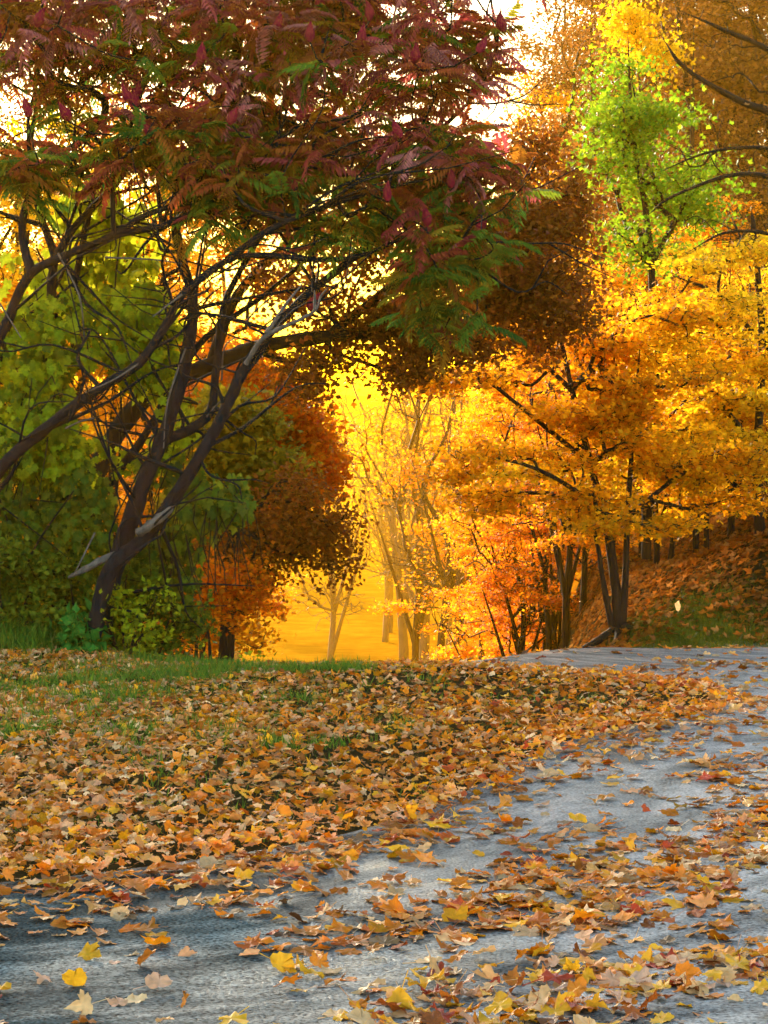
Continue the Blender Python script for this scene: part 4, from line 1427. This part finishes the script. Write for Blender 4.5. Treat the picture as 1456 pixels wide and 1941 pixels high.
for i, (px, D, s) in enumerate(((490, 180, 1.0), (660, 320, 1.2), (790, 260, 1.1), (850, 150, 1.0), (520, 240, 1.0), (600, 380, 1.2), (720, 420, 1.25), (820, 340, 1.2), (920, 170, 1.2), (450, 150, 1.1), (640, 290, 0.9), (740, 180, 0.8), (580, 300, 1.1))):
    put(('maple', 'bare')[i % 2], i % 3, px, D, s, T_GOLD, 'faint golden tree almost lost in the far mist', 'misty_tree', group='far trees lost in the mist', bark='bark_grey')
# behind the thicket on the left
for i, (px, D, s, mat, lab) in enumerate(((-60, 31, 0.85, T_GOLD, 'gold tree glimpsed behind the thicket\'s left end'), (90, 33, 0.95, T_YELL, 'yellow tree glimpsed behind the grey sumac trunk'),
                                          (230, 30, 0.82, T_GOLD, 'gold tree glimpsed behind the bright vines'), (360, 34, 0.9, T_ORANGE, 'orange tree glimpsed behind the black leaning trunk'))):
    put('maple', i % 3, px, D, s, mat, lab, group='trees behind the thicket')

put('maple', 2, -330, 25.0, 0.95, T_GOLD, 'gold tree standing past the thicket beyond the picture\'s left side', group='trees behind the thicket')  # unseen trees added to shade the road from the low sun
put('maple', 0, -270, 31.0, 1.0, T_YELL, 'yellow tree standing past the thicket beyond the picture\'s left side', group='trees behind the thicket')
for px_, D_, sc_, m_, l_ in ((30, 42, 0.9, T_RUST2, 'tall brown orange tree seen through the sumacs\' left side'), (170, 45, 0.95, T_GOLD, 'tall gold tree seen through the sumac branches'), (330, 41, 0.85, T_RUST2, 'tall brown orange tree seen through the red sumac crown')):
    put('tall', 1, px_, D_, sc_, m_, l_, group='trees behind the thicket')
put('maple', 1, -480, 27.0, 1.1, T_GOLD, 'broad gold shade tree added well past the thicket outside the picture', group='trees behind the thicket')  # more added trees out of view, keeping sun off the road
put('tall', 2, -560, 33.0, 0.95, T_YELL, 'tall yellow shade tree added well past the thicket outside the picture', group='trees behind the thicket')
put('maple', 3, -400, 22.5, 0.85, T_GOLD, 'low gold tree at the thicket\'s outer end outside the picture', group='trees behind the thicket')
put('tall', 1, -150, 38.0, 0.9, T_RUST, 'tall russet tree behind the thicket\'s left end', group='trees behind the thicket')

# a stray leaf caught upright on the bank
o = link('maple_leaf', mesh_data('maple_leaf', *LEAF_T[2][:3], {'rnd': np.full(len(LEAF_T[2][1]) + len(LEAF_T[2][2]), 0.3), 'rnd2': np.full(len(LEAF_T[2][1]) + len(LEAF_T[2][2]), 0.9)}), LEAF_MATS['pale tan'])
lp = P(1285, 1128, 22.2)
lp[2] = float(terrain(lp[0], lp[1])) + 0.10
o.location = lp
o.rotation_euler = (1.2, 0.3, 0.4)
o.scale = (0.11, 0.11, 0.11)
tag(o, 'single pale tan maple leaf propped upright on the dark bank', 'leaf')

# ================================================================== AIR AND LIGHT
SUN_EL, SUN_AZ = math.radians(15), math.radians(-16)      # ahead of the camera, behind the thicket on the left


def build_haze():
    v = [(x, y, z) for z in (-8, 40) for x, y in ((-505, -12), (505, -12), (505, 905), (-505, 905))]
    q = [(3, 2, 1, 0), (4, 5, 6, 7), (0, 1, 5, 4), (1, 2, 6, 5), (2, 3, 7, 6), (3, 0, 4, 7)]
    m, nt, N, L = new_mat('haze')
    pv = N.new('ShaderNodeVolumePrincipled')
    pv.inputs['Color'].default_value = (0.95, 0.47, 0.012, 1)
    pv.inputs['Density'].default_value = HAZE
    pv.inputs['Anisotropy'].default_value = 0.6
    out = N.new('ShaderNodeOutputMaterial')
    L.new(pv.outputs[0], out.inputs['Volume'])
    tag(link('haze', mesh_data('haze', v, None, q), m), kind='stuff')


HAZE = 0.0007
build_haze()

w = bpy.data.worlds.new('World')
scene.world = w
w.use_nodes = True
nt = w.node_tree
nt.nodes.clear()
N, L = nt.nodes, nt.links
sky = N.new('ShaderNodeTexSky')
sky.sky_type = 'NISHITA'
sky.sun_disc = False
sky.sun_elevation = SUN_EL
sky.sun_rotation = SUN_AZ
sky.air_density = 1.0
sky.dust_density = 1.6
sky.ozone_density = 2.0
tc = N.new('ShaderNodeTexCoord')
sp = N.new('ShaderNodeSeparateXYZ')
L.new(tc.outputs['Generated'], sp.inputs[0])
rp = ramp_node(N, [(0.0, (0.26, 0.13, 0.002)), (0.05, (0.34, 0.25, 0.006)), (0.09, (0.55, 0.47, 0.10)), (0.15, (0.42, 0.40, 0.27)), (0.24, (0.56, 0.55, 0.44)), (0.40, (0.97, 1.0, 0.97))])
L.new(sp.outputs['Z'], rp.inputs['Fac'])
rp2 = ramp_node(N, [(0.0, (0.35, 0.35, 0.34)), (0.12, (0.85, 0.86, 0.84)), (0.45, (1.02, 0.99, 0.84)), (0.7, (0.95, 0.92, 0.74))])
L.new(sp.outputs['Z'], rp2.inputs['Fac'])
my = N.new('ShaderNodeMapRange')
my.interpolation_type = 'SMOOTHSTEP'
my.inputs['From Min'].default_value = 0.25
my.inputs['From Max'].default_value = 0.85
L.new(sp.outputs['Y'], my.inputs['Value'])
mc = N.new('ShaderNodeMix')
mc.data_type = 'RGBA'
L.new(my.outputs['Result'], mc.inputs['Factor'])
L.new(rp2.outputs['Color'], mc.inputs[6])
L.new(rp.outputs['Color'], mc.inputs[7])
mxn = N.new('ShaderNodeVectorMath')
mxn.operation = 'MULTIPLY'
L.new(sky.outputs[0], mxn.inputs[0])
L.new(mc.outputs[2], mxn.inputs[1])
bg = N.new('ShaderNodeBackground')
bg.inputs['Strength'].default_value = 0.15
L.new(mxn.outputs['Vector'], bg.inputs['Color'])
wo = N.new('ShaderNodeOutputWorld')
L.new(bg.outputs[0], wo.inputs['Surface'])

sd = bpy.data.lights.new('sun', 'SUN')
sd.energy = 3.0
sd.angle = math.radians(6)
sd.color = (1.0, 0.86, 0.62)
so = bpy.data.objects.new('sun', sd)
COL.objects.link(so)
sv = Vector((math.sin(SUN_AZ) * math.cos(SUN_EL), math.cos(SUN_AZ) * math.cos(SUN_EL), math.sin(SUN_EL)))
so.rotation_euler = sv.to_track_quat('Z', 'Y').to_euler()

vs = scene.view_settings
vs.view_transform = 'Standard'
vs.look = 'None'
vs.exposure = 2.5
vs.gamma = 1.0
cy = scene.cycles
cy.use_denoising = True
cy.denoising_prefilter = 'FAST'
cy.max_bounces = 6
cy.diffuse_bounces = 3
cy.glossy_bounces = 2
cy.transmission_bounces = 4
cy.volume_bounces = 1
cy.transparent_max_bounces = 8
cy.sample_clamp_indirect = 6
